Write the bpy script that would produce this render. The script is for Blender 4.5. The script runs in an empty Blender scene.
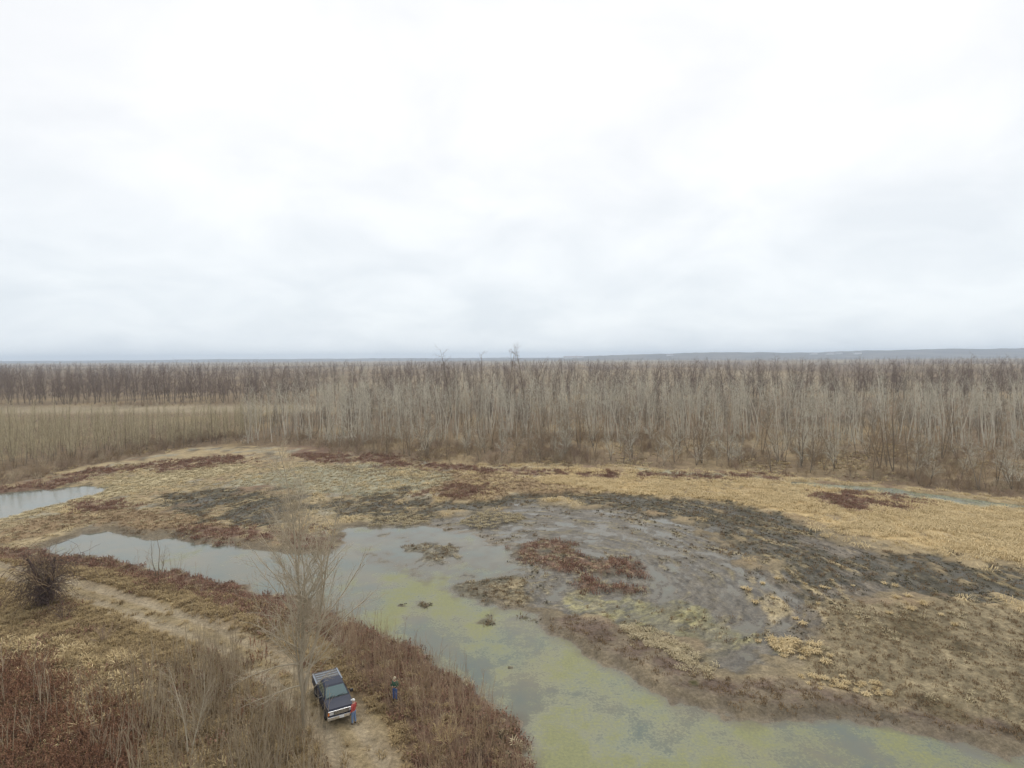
import bpy, bmesh, math, random
import numpy as np
from mathutils import Vector, Matrix

R = math.radians
scene = bpy.context.scene
col = scene.collection

# ------------------------------------------------------------------ camera
cam_data = bpy.data.cameras.new('camera')
cam_data.sensor_width = 36.0
cam_data.lens = 597.0 / 1024.0 * 36.0
cam_data.clip_start = 0.5
cam_data.clip_end = 60000.0
camera = bpy.data.objects.new('camera', cam_data)
camera.matrix_world = (Matrix.Translation((0, 0, 26.5)) @ Matrix.Rotation(R(87.5), 4, 'X')
                       @ Matrix.Rotation(R(-0.35), 4, 'Z'))
col.objects.link(camera)
scene.camera = camera

# ------------------------------------------------------------------ sky (overcast) and sun
world = bpy.data.worlds.new('World')
scene.world = world
world.use_nodes = True
nt = world.node_tree
nt.nodes.clear()
SUN_EL, SUN_AZ = 52.0, 8.0
def wn(t, **kw):
    n = nt.nodes.new(t)
    for k, v in kw.items():
        setattr(n, k, v)
    return n
sky = wn('ShaderNodeTexSky', sky_type='NISHITA', sun_disc=False)
sky.sun_elevation = R(SUN_EL)
sky.sun_rotation = R(SUN_AZ)
sky.air_density = 1.0
sky.dust_density = 3.0
bg_sky = wn('ShaderNodeBackground')
bg_sky.inputs['Strength'].default_value = 0.1
nt.links.new(sky.outputs['Color'], bg_sky.inputs['Color'])
tc = wn('ShaderNodeTexCoord')
sep = wn('ShaderNodeSeparateXYZ')
nt.links.new(tc.outputs['Generated'], sep.inputs[0])
# cloud sheet seen in perspective: direction / (z + small)
zc = wn('ShaderNodeMath', operation='MAXIMUM'); zc.inputs[1].default_value = 0.0
nt.links.new(sep.outputs['Z'], zc.inputs[0])
za = wn('ShaderNodeMath', operation='ADD'); za.inputs[1].default_value = 0.34
nt.links.new(zc.outputs[0], za.inputs[0])
dx = wn('ShaderNodeMath', operation='DIVIDE'); dy = wn('ShaderNodeMath', operation='DIVIDE')
nt.links.new(sep.outputs['X'], dx.inputs[0]); nt.links.new(za.outputs[0], dx.inputs[1])
nt.links.new(sep.outputs['Y'], dy.inputs[0]); nt.links.new(za.outputs[0], dy.inputs[1])
cmb = wn('ShaderNodeCombineXYZ')
nt.links.new(dx.outputs[0], cmb.inputs[0]); nt.links.new(dy.outputs[0], cmb.inputs[1])
n1 = wn('ShaderNodeTexNoise'); n1.inputs['Scale'].default_value = 2.3
n1.inputs['Detail'].default_value = 6.0; n1.inputs['Roughness'].default_value = 0.52
n1.inputs['Distortion'].default_value = 0.35
nt.links.new(cmb.outputs[0], n1.inputs['Vector'])
ramp = wn('ShaderNodeValToRGB')
ramp.color_ramp.elements[0].position = 0.32; ramp.color_ramp.elements[0].color = (0.865, 0.885, 0.915, 1)
ramp.color_ramp.elements[1].position = 0.64; ramp.color_ramp.elements[1].color = (1.015, 1.015, 1.02, 1)
e = ramp.color_ramp.elements.new(0.5); e.color = (0.95, 0.958, 0.975, 1)
nt.links.new(n1.outputs['Fac'], ramp.inputs[0])
# cloud base grows paler blue towards the horizon, whiter overhead, the same all round
hr = wn('ShaderNodeMapRange', interpolation_type='SMOOTHSTEP')
hr.inputs[1].default_value = 0.0; hr.inputs[2].default_value = 0.42
hr.inputs[3].default_value = 0.0; hr.inputs[4].default_value = 1.0
nt.links.new(sep.outputs['Z'], hr.inputs[0])
hcol = wn('ShaderNodeMix', data_type='RGBA')
hcol.inputs[6].default_value = (0.855, 0.905, 0.93, 1); hcol.inputs[7].default_value = (0.96, 0.962, 0.96, 1)
nt.links.new(hr.outputs[0], hcol.inputs[0])
mul = wn('ShaderNodeMix', data_type='RGBA', blend_type='MULTIPLY')
mul.inputs[0].default_value = 1.0
nt.links.new(ramp.outputs[0], mul.inputs[6]); nt.links.new(hcol.outputs[2], mul.inputs[7])
bg_cloud = wn('ShaderNodeBackground')
bg_cloud.inputs['Strength'].default_value = 1.0
nt.links.new(mul.outputs[2], bg_cloud.inputs['Color'])
mixs = wn('ShaderNodeMixShader'); mixs.inputs[0].default_value = 0.95
nt.links.new(bg_sky.outputs[0], mixs.inputs[1]); nt.links.new(bg_cloud.outputs[0], mixs.inputs[2])
wout = wn('ShaderNodeOutputWorld')
nt.links.new(mixs.outputs[0], wout.inputs['Surface'])

sun_data = bpy.data.lights.new('sun', 'SUN')
sun_data.energy = 1.4
sun_data.angle = R(25)
sun_data.color = (1.0, 0.96, 0.9)
sun = bpy.data.objects.new('sun', sun_data)
sd = Vector((math.sin(R(SUN_AZ)) * math.cos(R(SUN_EL)), math.cos(R(SUN_AZ)) * math.cos(R(SUN_EL)), math.sin(R(SUN_EL))))
sun.rotation_euler = sd.to_track_quat('Z', 'Y').to_euler()
sun.location = (0, 0, 60)
col.objects.link(sun)

scene.view_settings.view_transform = 'Standard'
scene.view_settings.look = 'None'
scene.view_settings.gamma = 1.0
scene.view_settings.exposure = 0.16
scene.view_settings.use_curve_mapping = False
cy = scene.cycles
cy.max_bounces = 4; cy.diffuse_bounces = 2; cy.glossy_bounces = 2
cy.transmission_bounces = 2; cy.transparent_max_bounces = 4; cy.volume_bounces = 1
cy.use_denoising = True

# ------------------------------------------------------------------ noise
def _hash(ix, iy, seed):
    h = (ix.astype(np.int64) * 374761393 + iy.astype(np.int64) * 668265263 + seed * 974634777) & 0xffffffff
    h = ((h ^ (h >> 13)) * 1274126177) & 0xffffffff
    return ((h ^ (h >> 16)) & 0xffff) / 65535.0
def vnoise(x, y, seed=0):
    ix = np.floor(x); iy = np.floor(y)
    fx = x - ix; fy = y - iy
    fx = fx * fx * (3 - 2 * fx); fy = fy * fy * (3 - 2 * fy)
    a = _hash(ix, iy, seed); b = _hash(ix + 1, iy, seed); c = _hash(ix, iy + 1, seed); d = _hash(ix + 1, iy + 1, seed)
    return (a + (b - a) * fx) + ((c + (d - c) * fx) - (a + (b - a) * fx)) * fy
def fbm(x, y, o=4, seed=0):
    s = 0; a = 0.5; t = 0
    for k in range(o):
        s = s + a * vnoise(x, y, seed + k * 17); t += a
        a *= 0.5; x = x * 2.03 + 5.7; y = y * 2.03 + 1.3
    return s / t * 2 - 1            # about -1..1
def sstep(e0, e1, x):
    t = np.clip((x - e0) / (e1 - e0), 0, 1)
    return t * t * (3 - 2 * t)
def poly_sd(poly, X, Y):            # signed distance, negative inside
    P = np.array(poly, float); Q = np.roll(P, -1, 0)
    d2 = np.full(X.shape, 1e18); ins = np.zeros(X.shape, bool)
    for (ax, ay), (bx, by) in zip(P, Q):
        ex, ey = bx - ax, by - ay
        wx, wy = X - ax, Y - ay
        t = np.clip((wx * ex + wy * ey) / (ex * ex + ey * ey + 1e-9), 0, 1)
        d2 = np.minimum(d2, (wx - t * ex) ** 2 + (wy - t * ey) ** 2)
        if by != ay:
            c = ((ay > Y) != (by > Y)) & (X < (bx - ax) * (Y - ay) / (by - ay) + ax)
            ins ^= c
    d = np.sqrt(d2)
    return np.where(ins, -d, d)
def line_d(line, X, Y):             # distance to an open polyline
    d2 = np.full(X.shape, 1e18)
    for (ax, ay), (bx, by) in zip(line[:-1], line[1:]):
        ex, ey = bx - ax, by - ay
        wx, wy = X - ax, Y - ay
        t = np.clip((wx * ex + wy * ey) / (ex * ex + ey * ey + 1e-9), 0, 1)
        d2 = np.minimum(d2, (wx - t * ex) ** 2 + (wy - t * ey) ** 2)
    return np.sqrt(d2)

# ------------------------------------------------------------------ the lie of the land, metres (x right, y away)
AREAS = {
    'pond': [
        [(-67.7, 82.7), (-66.6, 86.8), (-65.8, 90.8), (-63, 92.3), (-56.1, 90), (-45.8, 86.3), (-37.7, 83), (-30.5, 80.7), (-25.2, 81), (-25.9, 87.4), (-25.2, 92.6), (-14.7, 93.5), (-6.5, 89), (-1.8, 83.6), (0.2, 75.4), (-5.1, 68.7), (-1.4, 63.3), (3.3, 61.2), (2.6, 58.4), (4.8, 54.6), (9.2, 50.5), (12.8, 45), (17.9, 42.4), (24.6, 42.6), (28.9, 41.4), (34.2, 39), (37.8, 34.4), (30.8, 27.9), (1.2, 28.1), (0.8, 37.5), (-0.4, 42.4), (-3.1, 46.3), (-7.1, 50.7), (-11.6, 54.8), (-17.5, 59.1), (-23.1, 63.6), (-31.5, 67.6), (-41.3, 72.9), (-51.4, 77.1), (-60.9, 79.2)],
    ],
    'film': [
        [(-26.3, 92.6), (-14.9, 94.6), (-7.3, 100.6), (1.3, 106.6), (8.4, 105.7), (17, 103.4), (24.4, 97.9), (29.8, 89.3), (30.5, 77.5), (30, 67.3), (29.4, 60.1), (28.2, 54.7), (22.7, 49.7), (18.1, 47.9), (16, 52.9), (12.2, 56.5), (8.7, 58.7), (4.7, 59.7), (-1.4, 62.8), (-5.6, 67.8), (-12.3, 77.5), (-21.8, 84)],
    ],
    'poolL': [
        [(-88.5, 88), (-112, 111), (-103, 118), (-97.5, 122), (-90, 125), (-83, 122.5), (-83, 115), (-84.5, 107), (-86, 98)],
    ],
    'ditchR': [
        [(59, 125.9), (66.3, 123.6), (74.2, 119.6), (79.1, 114.9), (83.1, 109.8), (90.3, 104.4), (97.6, 98.1), (94, 94.5), (87.4, 101), (78.5, 106.1), (73.2, 111.7), (66.7, 117), (57.1, 121.9)],
    ],
    'red': [
        [(-50.3, 90.4), (-47, 93.1), (-40.1, 91.8), (-34, 90.1), (-27.3, 87.9), (-25.3, 82.3), (-30.9, 81.5), (-38.8, 83.9), (-45.8, 86.3)],
        [(-1.1, 81.8), (2.4, 84.4), (6.9, 83.4), (8.3, 78.7), (4.1, 76.1), (0.9, 78.5)],
        [(3.5, 76.5), (7.9, 78.7), (11.5, 77.9), (16.2, 75.1), (16, 70), (11.5, 69.7), (7.7, 73.1), (4.5, 72.5)],
        [(7.6, 72.1), (10.9, 70), (13.4, 66.4), (12.6, 64.7), (9.8, 66.4)],
        [(54.5, 112.2), (65.7, 115.3), (72.6, 110.9), (73.1, 104.8), (63.2, 98.9), (56, 101.1)],
        [(-19.1, 115.8), (-12.8, 121.1), (-6.6, 119), (-4.3, 112.9), (-7.9, 109.8), (-15.5, 110.8)],
        [(-103.9, 119.9), (-102.9, 131.8), (-99.2, 146.1), (-90.8, 152.9), (-86.2, 147.1), (-93.2, 137.1), (-95.8, 125.3), (-97.9, 112.9)],
        [(-89.2, 145.8), (-82.7, 157.1), (-72.8, 161.5), (-67.9, 153.5), (-75.3, 142.7), (-81.4, 136.8)],
        [(-65, 177.5), (-51.4, 176.9), (-30, 158.3), (-29.3, 147.9), (-46.1, 149.9), (-55.9, 156.1)],
        [(-34, 152.3), (-7.8, 143.1), (19.9, 134.8), (41.7, 131.8), (59.3, 131.3), (56.4, 124.9), (40, 126.5), (19.1, 129.2), (-7.5, 135.6), (-32.2, 143.9)],
        [(-83.2, 108.7), (-72.6, 112.3), (-66, 107.5), (-69.6, 102), (-76.6, 102.2)],
    ],
    'dark': [
        [(5.1, 110.3), (16.7, 113.2), (28.3, 113.7), (37.8, 107.9), (46.5, 95.6), (45.7, 85), (37.8, 90.2), (29.2, 97.2), (15.4, 104.1)],
        [(-66.4, 109.8), (-68.8, 117.2), (-63.2, 121.5), (-48.9, 119.3), (-31.6, 105.2), (-40, 93.5), (-46.5, 95.3), (-54.5, 99.7)],
        [(-34.1, 110.5), (-22.7, 119.5), (-16.6, 111.6), (-6, 108.3), (1.8, 113.6), (4, 107.3), (-5.7, 101.9), (-15.2, 96.4), (-24.6, 94.8), (-31.5, 101.8)],
        [(29.2, 97.2), (35.3, 95.9), (40.4, 86), (41.9, 76.5), (41.8, 68.9), (33.1, 62.3), (31.1, 66.1), (30.7, 73.1), (28.7, 81.7)],
        [(43.1, 75.4), (50.9, 79.6), (55.1, 77.9), (62.4, 71.8), (66.7, 69.1), (57.7, 59.7), (53.1, 61), (48, 63.1), (43.4, 65.9)],
        [(15.4, 104.1), (28.2, 99.7), (28.5, 94.8), (20.6, 95.6), (14.8, 100.1)],
    ],
    'sage': [
        [(52.5, 118.3), (61.7, 120.9), (70.6, 116.9), (77.6, 110), (85.6, 103.8), (83.9, 101.7), (69.7, 106.4), (59.2, 103.7), (51.3, 111.5)],
        [(-59.3, 133.8), (-51.8, 144.6), (-35.3, 146.7), (-18.9, 136), (-12.5, 129.1), (-16.7, 119.3), (-25.3, 112.7), (-35.4, 114.6), (-47.2, 120.2), (-57.7, 125.2)],
        [(30, 139.3), (54, 129.2), (54.7, 121.1), (40.6, 116), (29.8, 119.9)],
    ],
    'greymud': [
        [(31.3, 83), (33.5, 76.7), (35.9, 66.6), (33.8, 58.9), (28.5, 51.8), (24.4, 49.7), (24.4, 54.7), (27.4, 63.9)],
        [(35.5, 90.2), (43.8, 90), (48.2, 79.6), (44.7, 67.9), (38.9, 62.2), (32.5, 62.3), (31.6, 72.3)],
    ],
    'mat': [
        [(31.8, 60.8), (39.5, 63.2), (47.6, 62.6), (52.3, 60), (58.3, 56.3), (38.6, 37), (35.1, 40), (30.2, 43.3), (25.8, 44.6), (23.8, 47.8), (25.9, 52.8)],
        [(-6.8, 68.5), (-3.7, 70), (1, 68.9), (4.3, 64.8), (0.2, 62.5), (-2.8, 64.1)],
        [(-15.8, 82.5), (-10.4, 84.2), (-7.1, 79), (-10.9, 77.5)],
    ],
    'mudbank': [
        [(3.4, 58.4), (6.7, 59.2), (10.6, 57.4), (13.3, 53.3), (16.2, 48.2), (20.2, 47.8), (25, 46), (29.4, 44.3), (34.9, 41.8), (36.8, 39.1), (30.7, 40.9), (24.7, 42.9), (18.7, 42.4), (14.3, 44.6), (10.6, 49.2), (6.1, 53.8), (3.5, 56.4)],
    ],
    'pale': [
        [(10.4, 57.4), (12.3, 57.2), (16.3, 53.3), (17, 49.1), (15.6, 47), (13.6, 50.8), (10.8, 54.5)],
        [(-28.6, 97.9), (-15.5, 98.8), (-12.9, 94), (-22.1, 91.4)],
        [(-6.4, 100.6), (1.2, 101.7), (2.8, 97.8), (-2, 91), (-6.5, 90)],
        [(-90.1, 103.9), (-89.4, 116.9), (-84.8, 131.2), (-73.2, 153.7), (-63, 142.3), (-71.1, 126.6), (-77.6, 114), (-81.9, 102.3), (-83.5, 96.1)],
    ],
    'gold': [
        [(24.4, 55.7), (27, 55.1), (26.7, 51.7), (23.8, 50.3), (23, 52.8)],
        [(11.2, 139.9), (37.3, 131.9), (59.2, 121.9), (84.6, 97.8), (88.7, 89.1), (70.5, 70.7), (65.4, 75.3), (56.8, 80.3), (49.9, 87.3), (45.5, 100.6), (34.7, 109.5), (17, 114.9), (5.8, 124.4)],
    ],
    'brown': [
        [(-78.2, 90), (-77.8, 97.2), (-70.5, 106.2), (-52.8, 99.7), (-45.1, 94.1), (-49.2, 89.9), (-56.1, 90), (-63.4, 92.9), (-69.7, 90.8), (-71.3, 83.6)],
        [(-21, 121.3), (-13.4, 127), (-0.5, 119.8), (1, 112), (-7.8, 107.6), (-15.3, 109.3)],
        [(-43.6, 141.7), (-2.8, 133.2), (17.5, 118.4), (8.8, 110.2), (-2.5, 118.9), (-24.2, 127.3)],
    ],
    'shoal': [
        [(-26.8, 91.5), (-14.7, 93.5), (-1.9, 84.5), (1.5, 75), (-3.8, 67.8), (-1.4, 62.8), (-8, 64.4), (-14.9, 71.1), (-21.9, 79.3)],
    ],
    'olivemud': [
        [(4.6, 64.3), (9.6, 65.3), (14.9, 64.1), (19.9, 60.9), (23.5, 54.7), (20.1, 52), (16.7, 52.5), (12.2, 56.5), (7.7, 59)],
    ],
    'dike': [
        [(-103.2, 85.4), (-68.8, 79), (-58.5, 76), (-49.2, 73.6), (-39.3, 69.4), (-30, 64.5), (-22, 60.4), (-16.6, 56), (-11.2, 52), (-7.1, 48.2), (-3.5, 44.1), (-1, 40.7), (0.1, 36.4), (0.7, 27.2), (-39, 27.5)],
    ],
    'road': [
        [(-86.1, 80.2), (-74.6, 76.7), (-62.2, 71.3), (-51.2, 66.4), (-39.5, 60.5), (-29.4, 54.9), (-21.5, 49.3), (-15.8, 44.1), (-12, 40.2), (-9.2, 35.9), (-7.7, 31.7), (-6.4, 26.9)],
    ],
    'banklow': [
        [(-58, 75.4), (-48.8, 73), (-39, 68.8), (-29.8, 64), (-21.8, 60), (-16.5, 55.6), (-11.1, 51.6), (-7, 47.8), (-3.4, 43.8), (-1, 40.3), (0.1, 36.1), (0.7, 27), (-4.5, 27.1), (-6.8, 36.1), (-8.5, 40), (-13, 46.4), (-16, 51), (-20.9, 54.8), (-28.7, 59.3), (-36.3, 64.1), (-46.1, 69), (-55.1, 73.2)],
    ],
    'olive': [
        [(-48.4, 62.6), (-37.9, 59.5), (-28.8, 53.7), (-25.8, 51.4), (-29.1, 48.1), (-31.3, 45.2), (-33.4, 43.8), (-42.1, 49.9), (-45.4, 51.7), (-52.6, 60.2)],
    ],
    'sumac': [
        [(-65.6, 53.8), (-44.6, 50.8), (-38.9, 47.9), (-33.1, 44.5), (-27.9, 40.7), (-24.1, 36.3), (-17.7, 27.1), (-38.7, 27.3)],
    ],
    'thicket': [
        [(-30.5, 45.2), (-29.7, 50.6), (-26.3, 53.3), (-18.9, 47.2), (-14.1, 41.7), (-11, 36.2), (-8, 27.1), (-18.2, 27.1), (-26.5, 39.1)],
    ],
    'forestfloor': [
        [(-362.2, 152.1), (-137.3, 113.9), (-112.9, 116.6), (-105.5, 121.8), (-106.9, 140), (-101.7, 157.8), (-92, 180.6), (-62.8, 175.4), (-28.9, 152.2), (-3.1, 145.6), (21, 142.2), (43.5, 137.6), (62.6, 129), (78.2, 119.4), (92.8, 107.3), (104.4, 96.7), (193.1, 82), (13000, 82), (13000, 13000), (-13000, 13000), (-13000, 152)],
    ],
    'tall_edge': [
        [(-86.4, 180.3), (-68.1, 190.3), (-34.5, 182.3), (-3.9, 189.8), (27.2, 184), (59.1, 187.1), (86.9, 179.3), (111.2, 170.3), (136.8, 158.6), (156.6, 145.7)],
    ],
    'young': [
        [(-162.7, 145.6), (-121.5, 140.4), (-116.2, 152.3), (-107.1, 166.2), (-89.4, 186.8)],
    ],
    'farwood_edge': [
        [(-611.8, 360), (-316.4, 368), (-238.2, 361.8), (-162.6, 355.8)],
    ],
}

# ------------------------------------------------------------------ small helpers
def link(o, parent=None):
    col.objects.link(o)
    if parent is not None:
        o.parent = parent
    return o
def tag(o, label=None, cat=None, group=None, kind=None):
    if label: o['label'] = label
    if cat: o['category'] = cat
    if group: o['group'] = group
    if kind: o['kind'] = kind
    return o
def empty(name, loc=(0, 0, 0), rz=0.0):
    o = bpy.data.objects.new(name, None)
    o.location = loc; o.rotation_euler = (0, 0, rz); o.empty_display_size = 0.3
    return link(o)
def quad_mesh(name, V, F, mat=None, smooth=True):
    V = np.asarray(V, np.float32); F = np.asarray(F, np.int32)
    m = bpy.data.meshes.new(name)
    m.vertices.add(len(V)); m.vertices.foreach_set('co', V.ravel())
    m.loops.add(F.size); m.loops.foreach_set('vertex_index', F.ravel())
    m.polygons.add(len(F))
    m.polygons.foreach_set('loop_start', np.arange(len(F), dtype=np.int32) * 4)
    m.polygons.foreach_set('loop_total', np.full(len(F), 4, np.int32))
    if smooth:
        m.polygons.foreach_set('use_smooth', np.ones(len(F), bool))
    m.update(calc_edges=True)
    if mat: m.materials.append(mat)
    return m
class Tubes:
    """many tapered tubes -> one mesh; polylines of equal point count are swept together"""
    def __init__(self): self.g = {}
    def add(self, P, Rr, k=3):
        self.g.setdefault((len(P), k), ([], []))
        a, b = self.g[(len(P), k)]; a.append(P); b.append(Rr)
    def arrays(self):
        Vs, Fs, off = [], [], 0
        for (n, k), (P, Rr) in self.g.items():
            P = np.array(P, float); Rr = np.array(Rr, float); M = len(P)
            T = np.gradient(P, axis=1)
            T /= np.linalg.norm(T, axis=2, keepdims=True) + 1e-9
            ref = np.zeros_like(T); ref[..., 0] = 1
            ref[np.abs(T[..., 0]) > 0.8] = (0, 1, 0)
            U = np.cross(T, ref); U /= np.linalg.norm(U, axis=2, keepdims=True) + 1e-9
            W = np.cross(T, U)
            an = np.arange(k) * 2 * math.pi / k
            if k == 2: an = np.array([0.3, 0.3 + math.pi])
            ring = P[:, :, None, :] + Rr[:, :, None, None] * (np.cos(an)[None, None, :, None] * U[:, :, None, :] + np.sin(an)[None, None, :, None] * W[:, :, None, :])
            Vs.append(ring.reshape(-1, 3))
            kk = k if k > 2 else 1
            m = np.arange(M)[:, None, None] * n * k; i = np.arange(n - 1)[None, :, None] * k; j = np.arange(kk)[None, None, :]
            j2 = (j + 1) % k
            F = np.stack(np.broadcast_arrays(m + i + j, m + i + j2, m + i + k + j2, m + i + k + j), -1).reshape(-1, 4) + off
            Fs.append(F); off += M * n * k
        return np.concatenate(Vs), np.concatenate(Fs)
    def mesh(self, name, mat):
        V, F = self.arrays()
        return quad_mesh(name, V, F, mat)

# ------------------------------------------------------------------ materials
def new_mat(name):
    m = bpy.data.materials.new(name); m.use_nodes = True
    n = m.node_tree; b = n.nodes['Principled BSDF']
    return m, n, b
def plain(name, c, rough=0.6, metal=0.0, var=0.12, scale=6.0, coat=0.0, spec=0.5):
    m, n, b = new_mat(name)
    tx = n.nodes.new('ShaderNodeTexNoise'); tx.inputs['Scale'].default_value = scale; tx.inputs['Detail'].default_value = 4
    co = n.nodes.new('ShaderNodeTexCoord'); n.links.new(co.outputs['Object'], tx.inputs['Vector'])
    r = n.nodes.new('ShaderNodeValToRGB')
    r.color_ramp.elements[0].position = 0.3; r.color_ramp.elements[1].position = 0.7
    r.color_ramp.elements[0].color = (*[x * (1 - var) for x in c], 1); r.color_ramp.elements[1].color = (*[min(1, x * (1 + var)) for x in c], 1)
    n.links.new(tx.outputs['Fac'], r.inputs[0]); n.links.new(r.outputs[0], b.inputs['Base Color'])
    b.inputs['Roughness'].default_value = rough; b.inputs['Metallic'].default_value = metal
    b.inputs['Coat Weight'].default_value = coat; b.inputs['Specular IOR Level'].default_value = spec
    return m
def plant(name, ca, cb, rough=0.85, cc=None):
    """colour varies from plant to plant and along the stems"""
    m, n, b = new_mat(name)
    oi = n.nodes.new('ShaderNodeObjectInfo')
    ge = n.nodes.new('ShaderNodeNewGeometry')
    tx = n.nodes.new('ShaderNodeTexNoise'); tx.inputs['Scale'].default_value = 0.9; tx.inputs['Detail'].default_value = 3
    n.links.new(ge.outputs['Position'], tx.inputs['Vector'])
    ad = n.nodes.new('ShaderNodeMath'); ad.operation = 'ADD'
    ri = n.nodes.new('ShaderNodeMath'); ri.operation = 'MULTIPLY'; ri.inputs[1].default_value = 0.25
    n.links.new(ge.outputs['Random Per Island'], ri.inputs[0])
    n.links.new(oi.outputs['Random'], ad.inputs[0]); n.links.new(ri.outputs[0], ad.inputs[1])
    a2 = n.nodes.new('ShaderNodeMath'); a2.operation = 'ADD'; n.links.new(ad.outputs[0], a2.inputs[0]); n.links.new(tx.outputs['Fac'], a2.inputs[1])
    mr = n.nodes.new('ShaderNodeMapRange'); mr.inputs[1].default_value = 0.35; mr.inputs[2].default_value = 1.5
    n.links.new(a2.outputs[0], mr.inputs[0])
    r = n.nodes.new('ShaderNodeValToRGB')
    r.color_ramp.elements[0].color = (*ca, 1); r.color_ramp.elements[1].color = (*cb, 1)
    if cc:
        e = r.color_ramp.elements.new(0.5); e.color = (*cc, 1)
    n.links.new(mr.outputs[0], r.inputs[0]); n.links.new(r.outputs[0], b.inputs['Base Color'])
    b.inputs['Roughness'].default_value = rough; b.inputs['Specular IOR Level'].default_value = 0.15
    return m

M = {}
M['bark_pale'] = plant('bark_pale', (0.30, 0.255, 0.19), (0.64, 0.585, 0.485))
M['twig_pale'] = plant('twig_pale', (0.42, 0.39, 0.31), (0.62, 0.585, 0.485))
M['twig_far'] = plant('twig_far', (0.125, 0.092, 0.08), (0.225, 0.17, 0.145))
M['twig_shade'] = plant('twig_shade', (0.16, 0.135, 0.11), (0.27, 0.235, 0.19))  # dark tone stands in for shade inside the lower wood
M['twig_young'] = plant('twig_young', (0.37, 0.315, 0.195), (0.56, 0.49, 0.33))
M['bark_dark'] = plant('bark_dark', (0.14, 0.11, 0.08), (0.28, 0.23, 0.17))
M['twig_brown'] = plant('twig_brown', (0.20, 0.14, 0.085), (0.37, 0.275, 0.17))
M['twig_red'] = plant('twig_red', (0.20, 0.14, 0.10), (0.36, 0.27, 0.20))
M['twig_grey'] = plant('twig_grey', (0.24, 0.18, 0.115), (0.46, 0.38, 0.265))
M['whip_tan'] = plant('whip_tan', (0.25, 0.165, 0.105), (0.46, 0.345, 0.23))
M['twig_dark'] = plant('twig_dark', (0.07, 0.05, 0.045), (0.14, 0.10, 0.085))
M['grass_gold'] = plant('grass_gold', (0.42, 0.31, 0.15), (0.68, 0.54, 0.31))
M['grass_pale'] = plant('grass_pale', (0.33, 0.26, 0.15), (0.52, 0.44, 0.28))
M['grass_olive'] = plant('grass_olive', (0.175, 0.122, 0.064), (0.44, 0.33, 0.172))
M['weed_red'] = plant('weed_red', (0.125, 0.06, 0.043), (0.33, 0.195, 0.135))
M['weed_brown'] = plant('weed_brown', (0.16, 0.105, 0.06), (0.31, 0.22, 0.125))
M['weed_dark'] = plant('weed_dark', (0.06, 0.052, 0.036), (0.17, 0.145, 0.09))
M['leaf_rust'] = plant('leaf_rust', (0.12, 0.062, 0.042), (0.34, 0.19, 0.115))

# ------------------------------------------------------------------ ground: one sheet, fine where it is near, out to the horizon
def axis(a, b, steps, far_lo, far_hi):
    mid = [a]
    while mid[-1] < b:
        mid.append(mid[-1] + steps(mid[-1]))
    def geo(start, step, end):
        out = []; s = step; v = start
        while abs(v - start) < abs(end - start):
            s *= 1.22; v = v + math.copysign(s, end - start); out.append(v)
        return out
    lo = geo(mid[0], steps(mid[0]), far_lo)[::-1]; hi = geo(mid[-1], steps(mid[-1]), far_hi)
    return np.array(lo + mid + hi)
xs = axis(-125, 115, lambda v: 0.36, -12500, 12500)
ys = axis(22, 205, lambda v: 0.3 if v < 70 else (0.5 if v < 115 else (0.9 if v < 150 else 1.8)), -1500, 12500)
GX, GY = np.meshgrid(xs, ys)
WX = GX + 1.1 * fbm(GX * 0.22, GY * 0.22, 3, 11) * np.clip(GY / 70, 0.5, 1.6) + 0.5 * fbm(GX * 0.9, GY * 0.9, 2, 12)
WY = GY + 1.7 * fbm(GX * 0.2, GY * 0.2, 3, 13) * np.clip(GY / 70, 0.5, 1.8) + 0.6 * fbm(GX * 0.9, GY * 0.9, 2, 14)
def area_sd(name, warp=True):
    out = np.full(GX.shape, 1e3)
    X, Y = (WX, WY) if warp else (GX, GY)
    for poly in AREAS[name]:
        p = np.array(poly)
        x0, y0 = p.min(0) - 12; x1, y1 = p.max(0) + 12
        c0, c1 = np.searchsorted(xs, [x0, x1]); r0, r1 = np.searchsorted(ys, [y0, y1])
        s = (slice(max(r0, 0), r1 + 1), slice(max(c0, 0), c1 + 1))
        if GX[s].size:
            out[s] = np.minimum(out[s], poly_sd(poly, X[s], Y[s]))
    return out
nlow = fbm(GX * 0.05, GY * 0.05, 3, 1); nmid = fbm(GX * 0.35, GY * 0.35, 4, 2); nfine = fbm(GX * 1.5, GY * 1.5, 3, 3)
# flow-combed mud: streaks follow the curve the water drains along
rr = np.hypot(GX - 2, (GY - 70) * 0.95) + 3.5 * fbm(GX * 0.07, GY * 0.07, 3, 52); th = np.arctan2(GY - 70, GX - 2)
comb = 0.7 * fbm(rr * 0.9 + 1.4 * nlow, th * 4.5 + 7, 4, 5) + 0.55 * fbm(rr * 2.6 + 1.4 * nlow, th * 9 + 3, 3, 15)

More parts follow.
